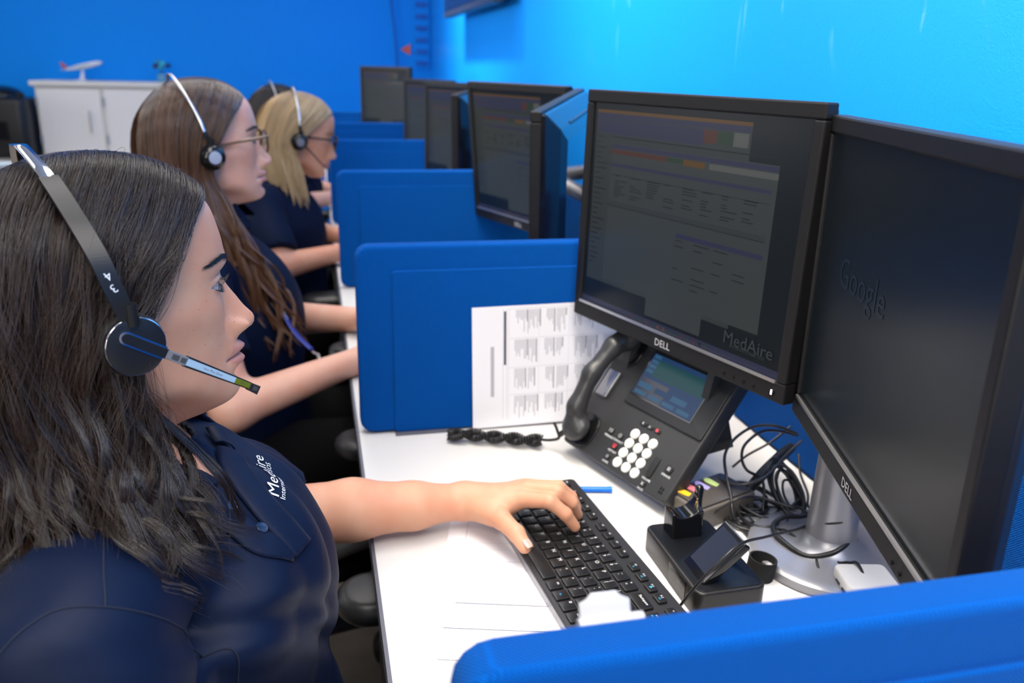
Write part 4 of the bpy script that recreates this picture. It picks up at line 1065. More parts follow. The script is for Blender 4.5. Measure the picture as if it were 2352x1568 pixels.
M_navy = mat('navy knit', (.0009, .0058, .026), .55, spec=.20, sheen=.01, bump=('noise', 1700, .3, .0003))
M_trou = mat('black trousers', (.004, .004, .005), .9, spec=.08)
def build_head(root, hd, skin, res, extra=None, **kw):
    V, F, t = head_mesh(res, **kw); hd.sf = Surf(V); V = hd.w(V)
    if extra is not None:
        V, F, t = merge([(V, F, t), (extra[0], extra[1], np.zeros((len(extra[0]), 3)))])
    o = mesh_np('body', V, F, skin, root); set_tone(o, t); return o

def snap(fn, P, off=0.0, n=6):
    """move points onto the zero level of a distance function"""
    P = np.array(P, float); e = 1e-3
    for _ in range(n):
        G = np.stack([(fn(P + np.eye(3)[k] * e) - fn(P - np.eye(3)[k] * e)) / (2 * e) for k in range(3)], -1)
        G /= np.linalg.norm(G, axis=-1)[..., None] + 1e-9; P = P - G * (fn(P) - off)[..., None] * .9
    return P, G
def strip_np(P, Wd, w, Nn, th):
    """flat band: centre line P, width vectors Wd, normals Nn"""
    a = P + Wd * w[:, None] / 2; b = P - Wd * w[:, None] / 2; V = np.stack([a + Nn * th / 2, b + Nn * th / 2, b - Nn * th / 2, a - Nn * th / 2], 1)
    n = len(P); i = np.arange(n - 1)[:, None] * 4; j = np.arange(4)[None]
    F = np.stack([i + j, i + 4 + j, i + 4 + (j + 1) % 4, i + (j + 1) % 4], -1).reshape(-1, 4)
    F = np.vstack([F, [[0, 1, 2, 3]], [[4 * n - 1, 4 * n - 2, 4 * n - 3, 4 * n - 4]]]); return V.reshape(-1, 3), F
def band_frames(hd, pts, k=10, wdir=(1, 0, 0)):
    P = smooth_path(hd.w(np.array(pts)), k); T = np.gradient(P, axis=0); T /= np.linalg.norm(T, axis=1)[:, None]
    w = hd.R @ np.array(wdir, float); W = w[None] - T * (T @ w)[:, None]; W /= np.linalg.norm(W, axis=1)[:, None]
    N = np.cross(T, W); c = hd.w(np.array([-.01, 0, 0])); N *= np.sign(((P - c) * N).sum(1))[:, None]
    return P, W, N
M_band = mat('satin black band', (.008, .0085, .010), .36, spec=.4)
M_cush = mat('black ear cushion', (.010, .010, .010), .7)
def make_headset(hd, label, style):
    root = empty('headset', tuple(hd.w(np.array([-.03, 0, .13]))), 0, label, 'headset')
    inv = Matrix.Translation(-Vector(root.location))
    def fin(o): o.matrix_parent_inverse = inv; return o
    yb = .118 if style == 1 else .108
    side = [(-.008, yb, -.004), (-.016, yb + .002, .020), (-.0225, yb - .004, .046), (-.031, yb - .022, .074), (-.038, yb - .050, .097), (-.043, .022, .1130), (-.044, 0, .1155)]
    full = [(x, -y, z) for x, y, z in side] + [(x, y, z) for x, y, z in side[:-1][::-1]]
    P, W, N = band_frames(hd, full, 12)
    n = len(P); s = np.linspace(0, 1, n)
    tp = .33 if style == 1 else .10
    wide = .0125 if style == 1 else .007
    V, F = strip_np(P, W, np.full(n, wide * .72), N, .0012); fin(mesh_np('headband', V, F, M_chrome if style in (1,) else M_silver, root))
    for a0, a1 in ((0, tp), (1 - tp, 1)):
        k = (s >= a0) & (s <= a1); V, F = strip_np(P[k] + N[k] * .0005, W[k], np.full(k.sum(), wide), N[k], .0028); fin(mesh_np('slider', V, F, M_band, root, smooth=False))
    for sgn in (-1, 1):
        c = hd.w(np.array([-.008, sgn * yb, -.019])); outv = hd.R @ np.array([.12, sgn * 1.0, .0]); fx = hd.R @ np.array([1.0, -sgn * .12, 0])
        T = frame(c, fx, np.cross(outv / np.linalg.norm(outv), fx / np.linalg.norm(fx)), outv / np.linalg.norm(outv))
        r = .0215 if style == 1 else .0225
        b = MB(); b.lathe([(r * .55, -.013), (r * 1.04, -.012), (r * 1.07, -.007), (r * 1.0, -.0035)], 40, T); fin(b.build('ear_cushion', M_cush, root, smooth=True))
        if style == 1:
            b = MB(); b.lathe([(r * .99, -.004), (r * 1.0, -.001), (r * .975, .0012), (r * .955, .0016)], 56, T); fin(b.build('chrome_rim', M_chrome, root, smooth=True))
            b = MB(); b.lathe([(r * .95, .0002), (r * .95, .0016), (r * .90, .0020), (r * .4, .0023), (r * .02, .0024)], 56, T); fin(b.build('ear_cup', M_band, root, smooth=True))
        else:
            b = MB(); b.lathe([(r * .98, -.004), (r * .92, .004), (r * .70, .0085), (r * .55, .010)], 40, T); fin(b.build('ear_cup', M_blackg if style == 2 else M_band, root, smooth=True))
            b = MB(); b.lathe([(r * .50, .0095), (r * .48, .0112), (r * .02, .0120)], 32, T); fin(b.build('cup_disc', mat('blue grey disc', (.28, .32, .42), .35) if style == 2 else M_silverp, root, smooth=True))
        # yoke joining cup and band
        b = MB(); p1 = hd.w(np.array([-.008, sgn * (yb + .001), .012])); p0 = hd.w(np.array([-.008, sgn * (yb + .000), -.004])); b.tube([p0, p1], .0045, 10); fin(b.build('yoke', M_band, root, smooth=True))
        if sgn < 0: T1 = T
    return root, T1, fin, (P, W, N)
def boom(root, T1, fin):
    """boom microphone built in the near ear cup's own frame"""
    d = Vector((.082, 0, -.0545)).normalized(); o = Vector((0, .0015, 0))
    B = T1 @ Matrix.Translation((0, .0035, .0030)) @ Matrix.Rotation(-math.atan2(.0545, .082) * (1), 4, 'Z')
    # local x runs along the arm, z outwards
    def stad(x0, x1, w, k=8):
        r = w / 2; return [(x0 + r + r * math.cos(a), r * math.sin(a)) for a in np.linspace(PI / 2, 3 * PI / 2, k)] + [(x1, -r), (x1, r)]
    b = MB(); b.prism([(x, y) for x, y in stad(-.0125, .0215, .0096)][::1], -.0008, .0004, B); fin(b.build('chrome_inlay', M_chrome, root, smooth=False))
    b = MB(); b.prism(stad(-.0112, .0235, .0072), -.0006, .0012, B, .0002); fin(b.build('boom_arm', M_band, root))
    b = MB(); b.prism([(.0225, -.0034), (.0385, -.0036), (.0385, .0036), (.0225, .0034)], -.0012, .0016, B, .0006); fin(b.build('clear_joint', mat('clear smoky plastic', (.30, .33, .38), .08, trans=.6, spec=.6), root))
    b = MB(); b.prism([(.0265, -.002), (.032, -.002), (.032, .002), (.0265, .002)], .0014, .0019, B, .0002); b.prism([(.0335, -.0018), (.0375, -.0018), (.0375, .0018), (.0335, .0018)], .0014, .0019, B, .0002); fin(b.build('joint_core', M_dgrey, root))
    def seg(x0, x1, w0, w1, z0, z1, nm, m, bev=.0003, bend=-.00):
        b = MB(); b.prism([(x0, -w0 / 2), (x1, -w1 / 2), (x1, w1 / 2), (x0, w0 / 2)], z0, z1, B, bev); return fin(b.build(nm, m, root))
    seg(.0375, .0945, .0084, .0056, -.0022, .0010, 'boom', M_band)
    lb = seg(.0385, .0800, .0054, .0044, .0009, .0013, 'flex_label', mat('pale blue label', (.27, .40, .53), .4))
    seg(.0800, .0945, .0044, .0042, .0009, .0013, 'flex_zone', mat('olive label', (.10, .13, .003), .35))
    b = MB(); b.text('Non Flex Zone', B @ Matrix.Translation((.0605, 0, .00135)), .0026); b.text('Flex', B @ Matrix.Translation((.0865, 0, .00135)), .0024); fin(b.build('label_text', M_inkd, root))
    b = MB(); b.prism([(.0930, -.0036), (.1020, -.0044), (.1020, .0026), (.0930, .0026)], -.0034, .0016, B, .0006); fin(b.build('microphone', M_black, root))
    b = MB(); b.prism([(.0960, -.0020), (.1000, -.0020), (.1000, .0014), (.0960, .0014)], .0015, .0019, B); fin(b.build('microphone_grille', M_dgrey, root))
def glasses(hd, col, label):
    root = empty('glasses', tuple(hd.w(np.array([.1, 0, 0]))), 0, label, 'glasses'); inv = Matrix.Translation(-Vector(root.location))
    def fin(o): o.matrix_parent_inverse = inv
    for s in (-1, 1):
        loop = [(.103 - .006 * (abs(y) - .016) / .05, s * y, z) for y, z in [(.011, .010), (.030, .0135), (.052, .011), (.057, -.004), (.051, -.019), (.034, -.024), (.018, -.019), (.011, -.004), (.011, .010)]]
        b = MB(); b.tube(hd.w(np.array(loop)), .0024, 8, smooth=4); fin(b.build('rim', col, root, smooth=True))
        b = MB(); b.tube(hd.w(np.array([(.099, s * .057, .006), (.092, s * .072, .006), (.05, s * .080, .002), (.0, s * .084, -.004)])), .0026, 8, smooth=4); fin(b.build('temple', col, root, smooth=True))
        c = [(.1015 - .006 * (abs(y) - .016) / .05, s * y, z) for y, z in [(.012, .009), (.030, .0125), (.051, .010), (.056, -.004), (.050, -.018), (.034, -.023), (.019, -.018), (.012, -.004)]]
        V = hd.w(np.array(c)); b = MB(); nrm = hd.R @ np.array([.0008, 0, 0]); m = len(c)
        b.add([tuple(v) for v in V] + [tuple(v + nrm) for v in V], [tuple(range(m)), tuple(range(2 * m - 1, m - 1, -1))] + [(i, m + i, m + (i + 1) % m, (i + 1) % m) for i in range(m)])
        fin(b.build('lens', M_lens, root))
    b = MB(); b.tube(hd.w(np.array([(.103, -.011, .006), (.106, 0, .009), (.103, .011, .006)])), .0016, 8, smooth=4); fin(b.build('bridge', col, root, smooth=True))
M_lens = mat('glasses lens', (1, 1, 1), .02, trans=1.0, spec=.5, ior=1.2)
# ------------------------------------------------------------------ the near woman
W1 = person_root((-.22, .69, .45), 'person with long wavy dark brown hair, navy polo shirt and headset, seated nearest, typing')
def child_world(o, root):
    """parent o (built in world space) to a root without moving it"""
    o.parent = root; o.matrix_parent_inverse = Matrix.Translation(-Vector(root.location)); return o
def adopt(root, start):
    for o in [x for x in COL.objects if x.parent == root and x.name not in start]:
        o.matrix_parent_inverse = Matrix.Translation(-Vector(root.location))
h1 = Head((-.2117, .7025, 1.0936), 23.7, -.8, -2.7)
wr = (.1120, .8720, .7755)
HAND1 = dict(
    palm=[(wr, (.145, .852, .784), .0185, .0170), (wr, (.160, .836, .790), .0170, .0115), (wr, (.168, .848, .789), .0175, .0115), ((.112, .879, .775), (.186, .868, .786), .0150, .0100), ((.150, .838, .783), (.180, .862, .787), .0125, .0115), (wr, (.140, .834, .777), .0165, .0145)],
    fingers=[dict(p=[(.158, .838, .787), (.172, .8310, .7945), (.1990, .8090, .8010), (.2170, .8030, .7860), (.2295, .8035, .7675)], r=[.0105, .0103, .0086, .0076, .0063]),
             dict(p=[(.160, .846, .790), (.1810, .8425, .7990), (.2110, .8200, .8060), (.2290, .8200, .7900), (.2395, .8265, .7690)], r=[.0105, .0103, .0088, .0078, .0065]),
             dict(p=[(.160, .856, .789), (.1860, .8530, .7970), (.2190, .8400, .8000), (.2350, .8410, .7850), (.2440, .8440, .7690)], r=[.0100, .0098, .0084, .0075, .0062]),
             dict(p=[(.155, .868, .785), (.1860, .8670, .7890), (.2110, .8620, .7890), (.2230, .8620, .7790), (.2300, .8640, .7680)], r=[.0095, .0088, .0074, .0066, .0056])],
    thumb=dict(p=[(.128, .850, .777), (.1440, .8130, .7810), (.1550, .7860, .7780), (.1615, .7710, .7695)], r=[.0150, .0112, .0096, .0082]))
def arm1(P):
    d = chain(P, [(-.175, .866, .83), (-.135, .868, .790), (-.105, .869, .777), (-.02, .868, .7800), (.05, .868, .7780), wr], [.026, .034, .036, .0345, .0268, .0200], .012)
    return smin(d, hand_sdf(P, HAND1), .008)
s0 = {o.name for o in COL.objects}
nail(W1, (.1640, .7655, .7773), (.35, -.85, -.40), (.15, -.35, .90), .0105, .0120, M_nail)
nail(W1, (.2335, .8030, .7715), (.45, .02, -.89), (.9, -.05, .45), .0080, .0085, M_nail)
nail(W1, (.2435, .8275, .7735), (.40, .2, -.89), (.9, .05, .42), .0080, .0085, M_nail)

# --- hair: guide curves in head space, right side (towards the camera)
def r_sheet():
    G = [
     [(.082, .012, .080), (.068, -.036, .076), (.038, -.071, .046), (.008, -.085, .012), (-.002, -.088, -.014), (-.014, -.091, -.040), (-.014, -.090, -.064), (-.010, -.091, -.090), (.010, -.102, -.125), (.018, -.118, -.152), (.026, -.130, -.175), (.050, -.135, -.198)],
     [(.070, .012, .098), (.062, -.035, .090), (.040, -.074, .056), (.016, -.089, .018), (-.004, -.094, -.014), (-.012, -.095, -.045), (-.010, -.094, -.072), (-.006, -.098, -.098), (.000, -.112, -.130), (.012, -.126, -.156), (.018, -.140, -.180), (.020, -.150, -.205)],
     [(.045, .012, .118), (.036, -.040, .106), (.014, -.080, .066), (-.008, -.094, .022), (-.022, -.098, -.014), (-.026, -.099, -.048), (-.026, -.102, -.078), (-.026, -.110, -.105), (-.024, -.130, -.135), (-.022, -.148, -.160), (-.014, -.163, -.180), (.010, -.170, -.200)],
     [(.015, .012, .127), (.006, -.045, .114), (-.016, -.084, .072), (-.034, -.097, .024), (-.044, -.100, -.015), (-.046, -.101, -.050), (-.044, -.108, -.082), (-.042, -.120, -.110), (-.040, -.138, -.135), (-.036, -.156, -.158), (-.034, -.172, -.178), (-.025, -.185, -.196)],
     [(-.020, .012, .127), (-.030, -.045, .112), (-.050, -.080, .072), (-.062, -.093, .024), (-.068, -.097, -.018), (-.066, -.100, -.055), (-.062, -.108, -.088), (-.062, -.118, -.115), (-.070, -.126, -.138), (-.085, -.140, -.158), (-.098, -.156, -.176), (-.108, -.176, -.192)],
     [(-.055, .012, .115), (-.068, -.035, .098), (-.088, -.066, .058), (-.096, -.078, .012), (-.098, -.084, -.030), (-.095, -.090, -.068), (-.092, -.098, -.100), (-.094, -.106, -.125), (-.104, -.116, -.148), (-.116, -.132, -.170), (-.122, -.152, -.195), (-.124, -.176, -.220)],
     [(-.085, .012, .085), (-.100, -.020, .060), (-.112, -.040, .020), (-.116, -.052, -.020), (-.116, -.060, -.055), (-.112, -.068, -.088), (-.110, -.078, -.115), (-.114, -.090, -.135), (-.124, -.102, -.160), (-.134, -.118, -.185), (-.140, -.138, -.215), (-.144, -.160, -.245)]]
    return [[(x, y, .03 + (z - .03) * .80 if z > .03 else z) for x, y, z in g] for g in G]
GR_ = r_sheet()
GL_ = [[(x, (.012 if i == 0 else -y * .96 + .004), z) for i, (x, y, z) in enumerate(g)] for g in GR_]
for g in GL_:      # the far side falls straight down behind the shoulder
    for i in range(7, 12): x, y, z = g[i]; g[i] = (x, min(y, .095), z)
wg = lambda G: [h1.w(np.array(g)) for g in G]
hc = h1.w(np.array([-.01, 0, .0]))
parts = [hair_strands(wg(GR_), 11000, 120, (.0150, 2.1), .30, (-.009, .005), .00029, .78, 1, 40, centre=hc, lens=(.82, 1.0)),
         hair_strands(wg(GR_), 1300, 80, (.016, 2.4), .15, (.002, .010), .00014, .25, 5, 34, centre=hc, spread=.007, lens=(.7, 1.03), tone=(.3, 1)),
         hair_strands(wg(GR_[:5]), 260, 130, (.006, 1.3), .02, (.003, .012), .00012, .1, 8, 26, centre=hc, spread=.012, lens=(.12, .40), tone=(.2, .8)),
         hair_strands(wg(GR_), 5200, 150, (.004, 1.5), .1, (-.002, .004), .00016, .35, 9, 26, centre=hc, lens=(.3, .62), tone=(.1, .7)),
         hair_strands(wg(GL_), 2600, 50, (.006, 1.8), .45, (-.008, .003), .00040, .5, 2, 24, centre=hc)]
# baby hairs at the hairline
V, F, t = merge(parts)
o = mesh_np('hair', V, F, M_hair1, W1, kind='stuff'); set_tone(o, t)
sh = [sheet_shell(wg(GR_), .0070, hc, 60, 44, .70), sheet_shell(wg(GL_), .0070, hc, 40, 40, .70)]
V, F, t = merge([(v, f, np.zeros((len(v), 3))) for v, f in sh])
o = mesh_np('hair_mass', V, F, M_hair1, W1, kind='stuff'); set_tone(o, t)

# --- polo shirt
def folds(P):
    x, y, z = P[..., 0], P[..., 1], P[..., 2]
    a = np.sin(38 * z + 9 * np.sin(9 * y + 3) + 14 * y) * .0026 + np.abs(np.sin(21 * (z + .5 * x) + 3.2 * np.sin(13 * y + 1) + 6 * x)) * -.0045 * np.exp(-((z - .86) / .09) ** 2)
    b_ = np.sin(60 * (y * .6 + z) + 5 * np.sin(14 * z)) * .0014 * np.clip((.86 - z) / .1, 0, 1)
    c_ = np.sin(26 * (z - 1.1 * y) + 2.2) * .0030 * np.exp(-((y - .55) / .08) ** 2)
    tw = np.sin(70 * (x * .8 - z * .5) + 4 * np.sin(20 * y)) * .0012
    pl = -.0075 * np.exp(-((z - .845 + .55 * (y - .60)) / .012) ** 2) * np.exp(-((y - .60) / .09) ** 2) - .006 * np.exp(-((z - .80 + .9 * (y - .62)) / .013) ** 2) * np.exp(-((y - .64) / .08) ** 2) - .008 * np.exp(-((z - .875 - .5 * (y - .53)) / .011) ** 2) * np.exp(-((y - .53) / .05) ** 2)
    return a * 1.3 + b_ + c_ + tw - pl
def shirt1(P):
    d = sd_ell(P, (-.205, .690, .815), (.118, .165, .150))
    d = smin(d, sd_cap(P, (-.215, .515, .905), (-.222, .850, .885), .052, .048), .05)
    d = smin(d, sd_ell(P, (-.130, .655, .835), (.075, .115, .085)), .05)
    d = smin(d, sd_cap(P, (-.20, .69, .80), (-.165, .690, .52), .130, .150), .06)
    d = smin(d, sd_cap(P, (-.215, .66, .915), (-.215, .73, .915), .036, .036), .05)
    d = smin(d, sd_cap(P, (-.215, .515, .900), (-.175, .455, .78), .058, .056), .03)      # near sleeve
    d = smin(d, sd_cap(P, (-.175, .455, .78), (-.135, .450, .70), .056, .058), .02)
    d = smin(d, sd_cap(P, (-.215, .855, .875), (-.150, .862, .815), .050, .052), .03)     # far sleeve
    d = smin(d, sd_cap(P, (-.150, .862, .815), (-.105, .862, .792), .052, .050), .02)
    d = np.maximum(d, np.where(P[..., 1] > .80, (P[..., 0] + .100) * .85 - (P[..., 2] - .79) * .5, -9))
    return d + folds(P)
def shirt1_cut(P):
    neck = sd_cap(P, h1.w(np.array([-.012, 0, -.12])), h1.w(np.array([-.002, 0, -.24])), .058, .062)   # neck hole
    open_ = sd_cap(P, (-.185, .668, .985), (-.150, .650, .955), .044, .017)
    return np.maximum(np.maximum(shirt1(P), -neck), -open_)
def chest_skin(P):
    return np.maximum(shirt1(P) + .005, sd_cap(P, (-.20, .70, .99), (-.115, .645, .925), .085, .03))
V, F = sdf_mesh(arm1, (-.20, .74, .735), (.262, .93, .90), .0019)
V2, F2 = sdf_mesh(chest_skin, (-.30, .58, .85), (-.06, .80, .985), .0030)
V, F = np.vstack([V, V2]), np.vstack([F, F2 + len(V)])
hb = build_head(W1, h1, M_skin1, 1.0, (V, F), open_eye=1.0)
add_eyes(W1, h1, mat('dark brown iris', (.035, .02, .012), .15, coat=.5), h1.sf, look=.0)
lash_brow(W1, h1, M_hair1, h1.sf)
V, F = sdf_mesh(shirt1_cut, (-.37, .36, .44), (.03, .95, 1.0), .0040)
shirt = mesh_np('polo_shirt', V, F, M_navy, W1)
# turned-down collar
na, nb_ = h1.w(np.array([-.010, 0, -.118])), h1.w(np.array([.004, 0, -.178]))
ax = (nb_ - na) / np.linalg.norm(nb_ - na)
def collar(P):
    q = P - na; h = q @ ax; rad = np.linalg.norm(q - h[..., None] * ax, axis=-1)
    ang = np.arctan2(q @ np.array([-.35, .93, 0]), q @ np.array([.93, .35, 0.1]))      # 0 = front
    r1 = .0585 + np.clip(h, 0, 1) * .55 + .0015 * np.sin(ang * 5)
    d = np.abs(rad - r1) - .0022
    hi = .052 + .012 * np.exp(-((np.abs(ang) - .55) / .5) ** 2)
    d = np.maximum(d, h - hi); d = np.maximum(d, -h + .008 * np.exp(-(ang / .9) ** 2) * 3)
    return np.maximum(d, np.minimum(ang + 1.7, .40 - ang) * .05)
V, F = sdf_mesh(collar, (-.34, .56, .88), (-.07, .83, 1.03), .0018)
mesh_np('collar', V, F, M_navy, W1)
# placket, buttons, seams and the embroidered mark, all laid on the shirt surface
M_seam = mat('seam shadow thread', (.003, .008, .025), .8)  # even dark navy for stitching, buttonhole and button holes
def seam(pts, r=.0007, name='seam', m=None, off=.0002):
    P = smooth_path(pts, 8); P, G = snap(shirt1, P, off); b = MB(); b.tube(P, r, 6); return b.build(name, m or M_seam, W1, smooth=True)
seam([(-.2106, .6115, .9628), (-.2024, .5678, .9575), (-.1893, .5092, .9581), (-.1840, .4821, .9462)])
seam([(-.2376, .4599, .9370), (-.2245, .4681, .9472), (-.2094, .4760, .9516), (-.1844, .4817, .9462), (-.1501, .5034, .9125), (-.1299, .5300, .8761), (-.1170, .5352, .8583), (-.1176, .5341, .8336), (-.12, .53, .78)])
# buttonhole strip of the placket, its edge rolled forward
def patch(pts, w, th, name, off=.0015):
    P = smooth_path(pts, 8); P, G = snap(shirt1, P, off); T = np.gradient(P, axis=0); T /= np.linalg.norm(T, axis=1)[:, None]
    Wd = np.cross(G, T); Wd /= np.linalg.norm(Wd, axis=1)[:, None]; n = len(P); nu = 9; V = []
    for k in range(nu):
        u = (k / (nu - 1) - .5); Q, G2 = snap(shirt1, P + Wd * (w * u), off + th * (1 - (2 * abs(u)) ** 3)); V.append(Q)
    V = np.array(V); i = np.arange(nu - 1)[:, None] * n; j = np.arange(n - 1)[None]
    F = np.stack([i + j, i + n + j, i + n + j + 1, i + j + 1], -1).reshape(-1, 4); V = V.reshape(-1, 3); m = len(V)
    o = mesh_np(name, V, F, M_navy, W1); sl = o.modifiers.new('solid', 'SOLIDIFY'); sl.thickness = .0014; sl.offset = -1; return P, G
PS, GS = patch([(-.1290, .6850, .9450), (-.1232, .6648, .9465), (-.1122, .6470, .9363), (-.0970, .6323, .9206), (-.0805, .6229, .9018), (-.0708, .6185, .8881)], .027, .0030, 'placket')
bh = len(PS) // 3; T = frame(PS[bh] + GS[bh] * .0034, PS[bh + 1] - PS[bh - 1], np.cross(GS[bh], PS[bh + 1] - PS[bh - 1]))
b = MB(); b.ellip((0, 0, 0), (.0042, .0022, .0006), T, 16, 6); b.build('buttonhole', M_seam, W1, smooth=True)
patch([(-.1389, .6379, .9457), (-.1322, .6213, .9344), (-.1191, .6117, .9228), (-.0996, .6022, .9085), (-.0790, .6130, .8920)], .024, .0012, 'placket', .0006)
patch([(-.1990, .6120, .9660), (-.1780, .6230, .9620), (-.1560, .6290, .9520), (-.1400, .6250, .9400)], .034, .0050, 'collar', .003)
patch([(-.1480, .7350, .9430), (-.1400, .7180, .9430), (-.1340, .7010, .9450)], .020, .0040, 'collar', .003)
for c in ((-.1217, .6231, .9311), (-.1005, .6130, .9136)):
    P, G = snap(shirt1, [c], .0030); g = Vector(G[0]); x = g.orthogonal().normalized()
    b = MB(); T = frame(P[0], x, g.cross(x), g); b.lathe([(.0048, -.0008), (.0050, .0004), (.0044, .0010), (.0036, .0006), (.001, .0005)], 24, T)
    for a in range(4): b.mi = 1; b.cyl(tuple(T @ Vector((.0011 * math.cos(a * PI / 2 + .78), .0011 * math.sin(a * PI / 2 + .78), .0002))), tuple(T @ Vector((.0011 * math.cos(a * PI / 2 + .78), .0011 * math.sin(a * PI / 2 + .78), .0009))), .00045, n=6)
    b.build('button', [mat('navy button', (.012, .03, .08), .25, spec=.6), M_seam], W1, smooth=True)
def embroider(txt, o, size, name):
    V, F = text_geo(txt, 'LEFT'); bm = bmesh.new(); vv = [bm.verts.new(v) for v in V]
    for f in F:
        try: bm.faces.new([vv[i] for i in f])
        except ValueError: pass
    bmesh.ops.triangulate(bm, faces=bm.faces); 
    for _ in range(3):
        le = [e for e in bm.edges if e.calc_length() > .12]
        if le: bmesh.ops.subdivide_edges(bm, edges=le, cuts=1); bmesh.ops.triangulate(bm, faces=bm.faces)
    bm.verts.index_update(); V = [tuple(v.co) for v in bm.verts]; F = [tuple(v.index for v in f.verts) for f in bm.faces]; bm.free(); V = np.array(V) * [1.45, 1, 1]; d = np.array([-.24, .97, -.01]); u = np.array([-.86, -.1, .45]); u /= np.linalg.norm(u)
    P = np.array(o)[None] + V[:, :1] * size * d + V[:, 1:2] * size * u; P = np.array(P); nd = np.array([.62, -.30, .72]); nd /= np.linalg.norm(nd); P = P + nd * .04
    for _ in range(60): P = P - nd * ((shirt1(P) - .0016) * .6)[:, None]
    b = MB(); b.add([tuple(p) for p in P], F); b.build(name, mat('white thread', (.75, .76, .80), .7), W1)
embroider('MedAire', (-.0905, .6470, .9245), .0160, 'embroidered_name')
embroider('International SOS', (-.0845, .6490, .9185), .0070, 'embroidered_line')
# trousers
def trou(P):
    d = sd_cap(P, (-.19, .62, .50), (.17, .60, .52), .085, .065)
    d = smin(d, sd_cap(P, (-.19, .76, .50), (.17, .78, .52), .085, .065), .03)
    d = smin(d, sd_cap(P, (.17, .60, .52), (.10, .60, .10), .062, .045), .03); return smin(d, sd_cap(P, (.17, .78, .52), (.10, .78, .10), .062, .045), .03)
V, F = sdf_mesh(trou, (-.30, .48, .06), (.27, .90, .62), .008); mesh_np('trousers', V, F, M_trou, W1)
for y in (.60, .78):
    b = MB(); b.rbox((.15, y, .03), (.24, .085, .06), .035, None, .02); b.build('shoe', M_black, W1, smooth=True)
adopt(W1, s0)
hs1, TT, fin1, BP = make_headset(h1, 'black and chrome headset with labelled boom microphone, worn by the near woman', 1)
boom(hs1, TT, fin1)
P, Wv, Nv = BP      # pen marks on the band beside the cup
for k, (ch, idx) in enumerate((('4', 18), ('3', 14))):
    T = frame(P[idx] + Nv[idx] * .0022, Wv[idx], np.cross(Nv[idx], Wv[idx]), Nv[idx]) @ Matrix.Rotation(R_(200), 4, 'Z')
    b = MB(); b.text(ch, T, .0085); fin1(b.build('pen_mark', mat('silver marker', (.55, .60, .68), .4), hs1))
# ------------------------------------------------------------------ the colleagues behind
def xform_hand(w, yaw, mirror, dz=0.0):
    base = np.array(wr); R = rotm(yaw, 0, 0); M = np.diag([1, -1 if mirror else 1, 1])
    f = lambda p: tuple((np.array(p) - base) @ M @ R.T + np.array(w))
    return dict(palm=[(f(a), f(b), r0, r1) for a, b, r0, r1 in HAND1['palm']], fingers=[dict(p=[f(p) for p in q['p']], r=q['r']) for q in HAND1['fingers']],
                thumb=dict(p=[f(p) for p in HAND1['thumb']['p']], r=HAND1['thumb']['r']))
def tail_guides(hd, sgn, L, fwd, back=0.0, out=0.0, n=5):
    G = []
    for gi, g in enumerate(GR_):
        top = hd.w(np.array([(x, (y if sgn < 0 else (.012 if i == 0 else -y)), z) for i, (x, y, z) in enumerate(g[:6])]))
        p = top[-1]; u = gi / 6; tl = []
        for k in range(1, n + 1):
            t = k / n; tl.append(p + np.array([fwd * (1 - u) * t - back * u * t, sgn * out * t ** .7 * (1 - .3 * u), -L * (1 - .12 * u) * t]))
        G.append(np.vstack([top, tl]))
    return G
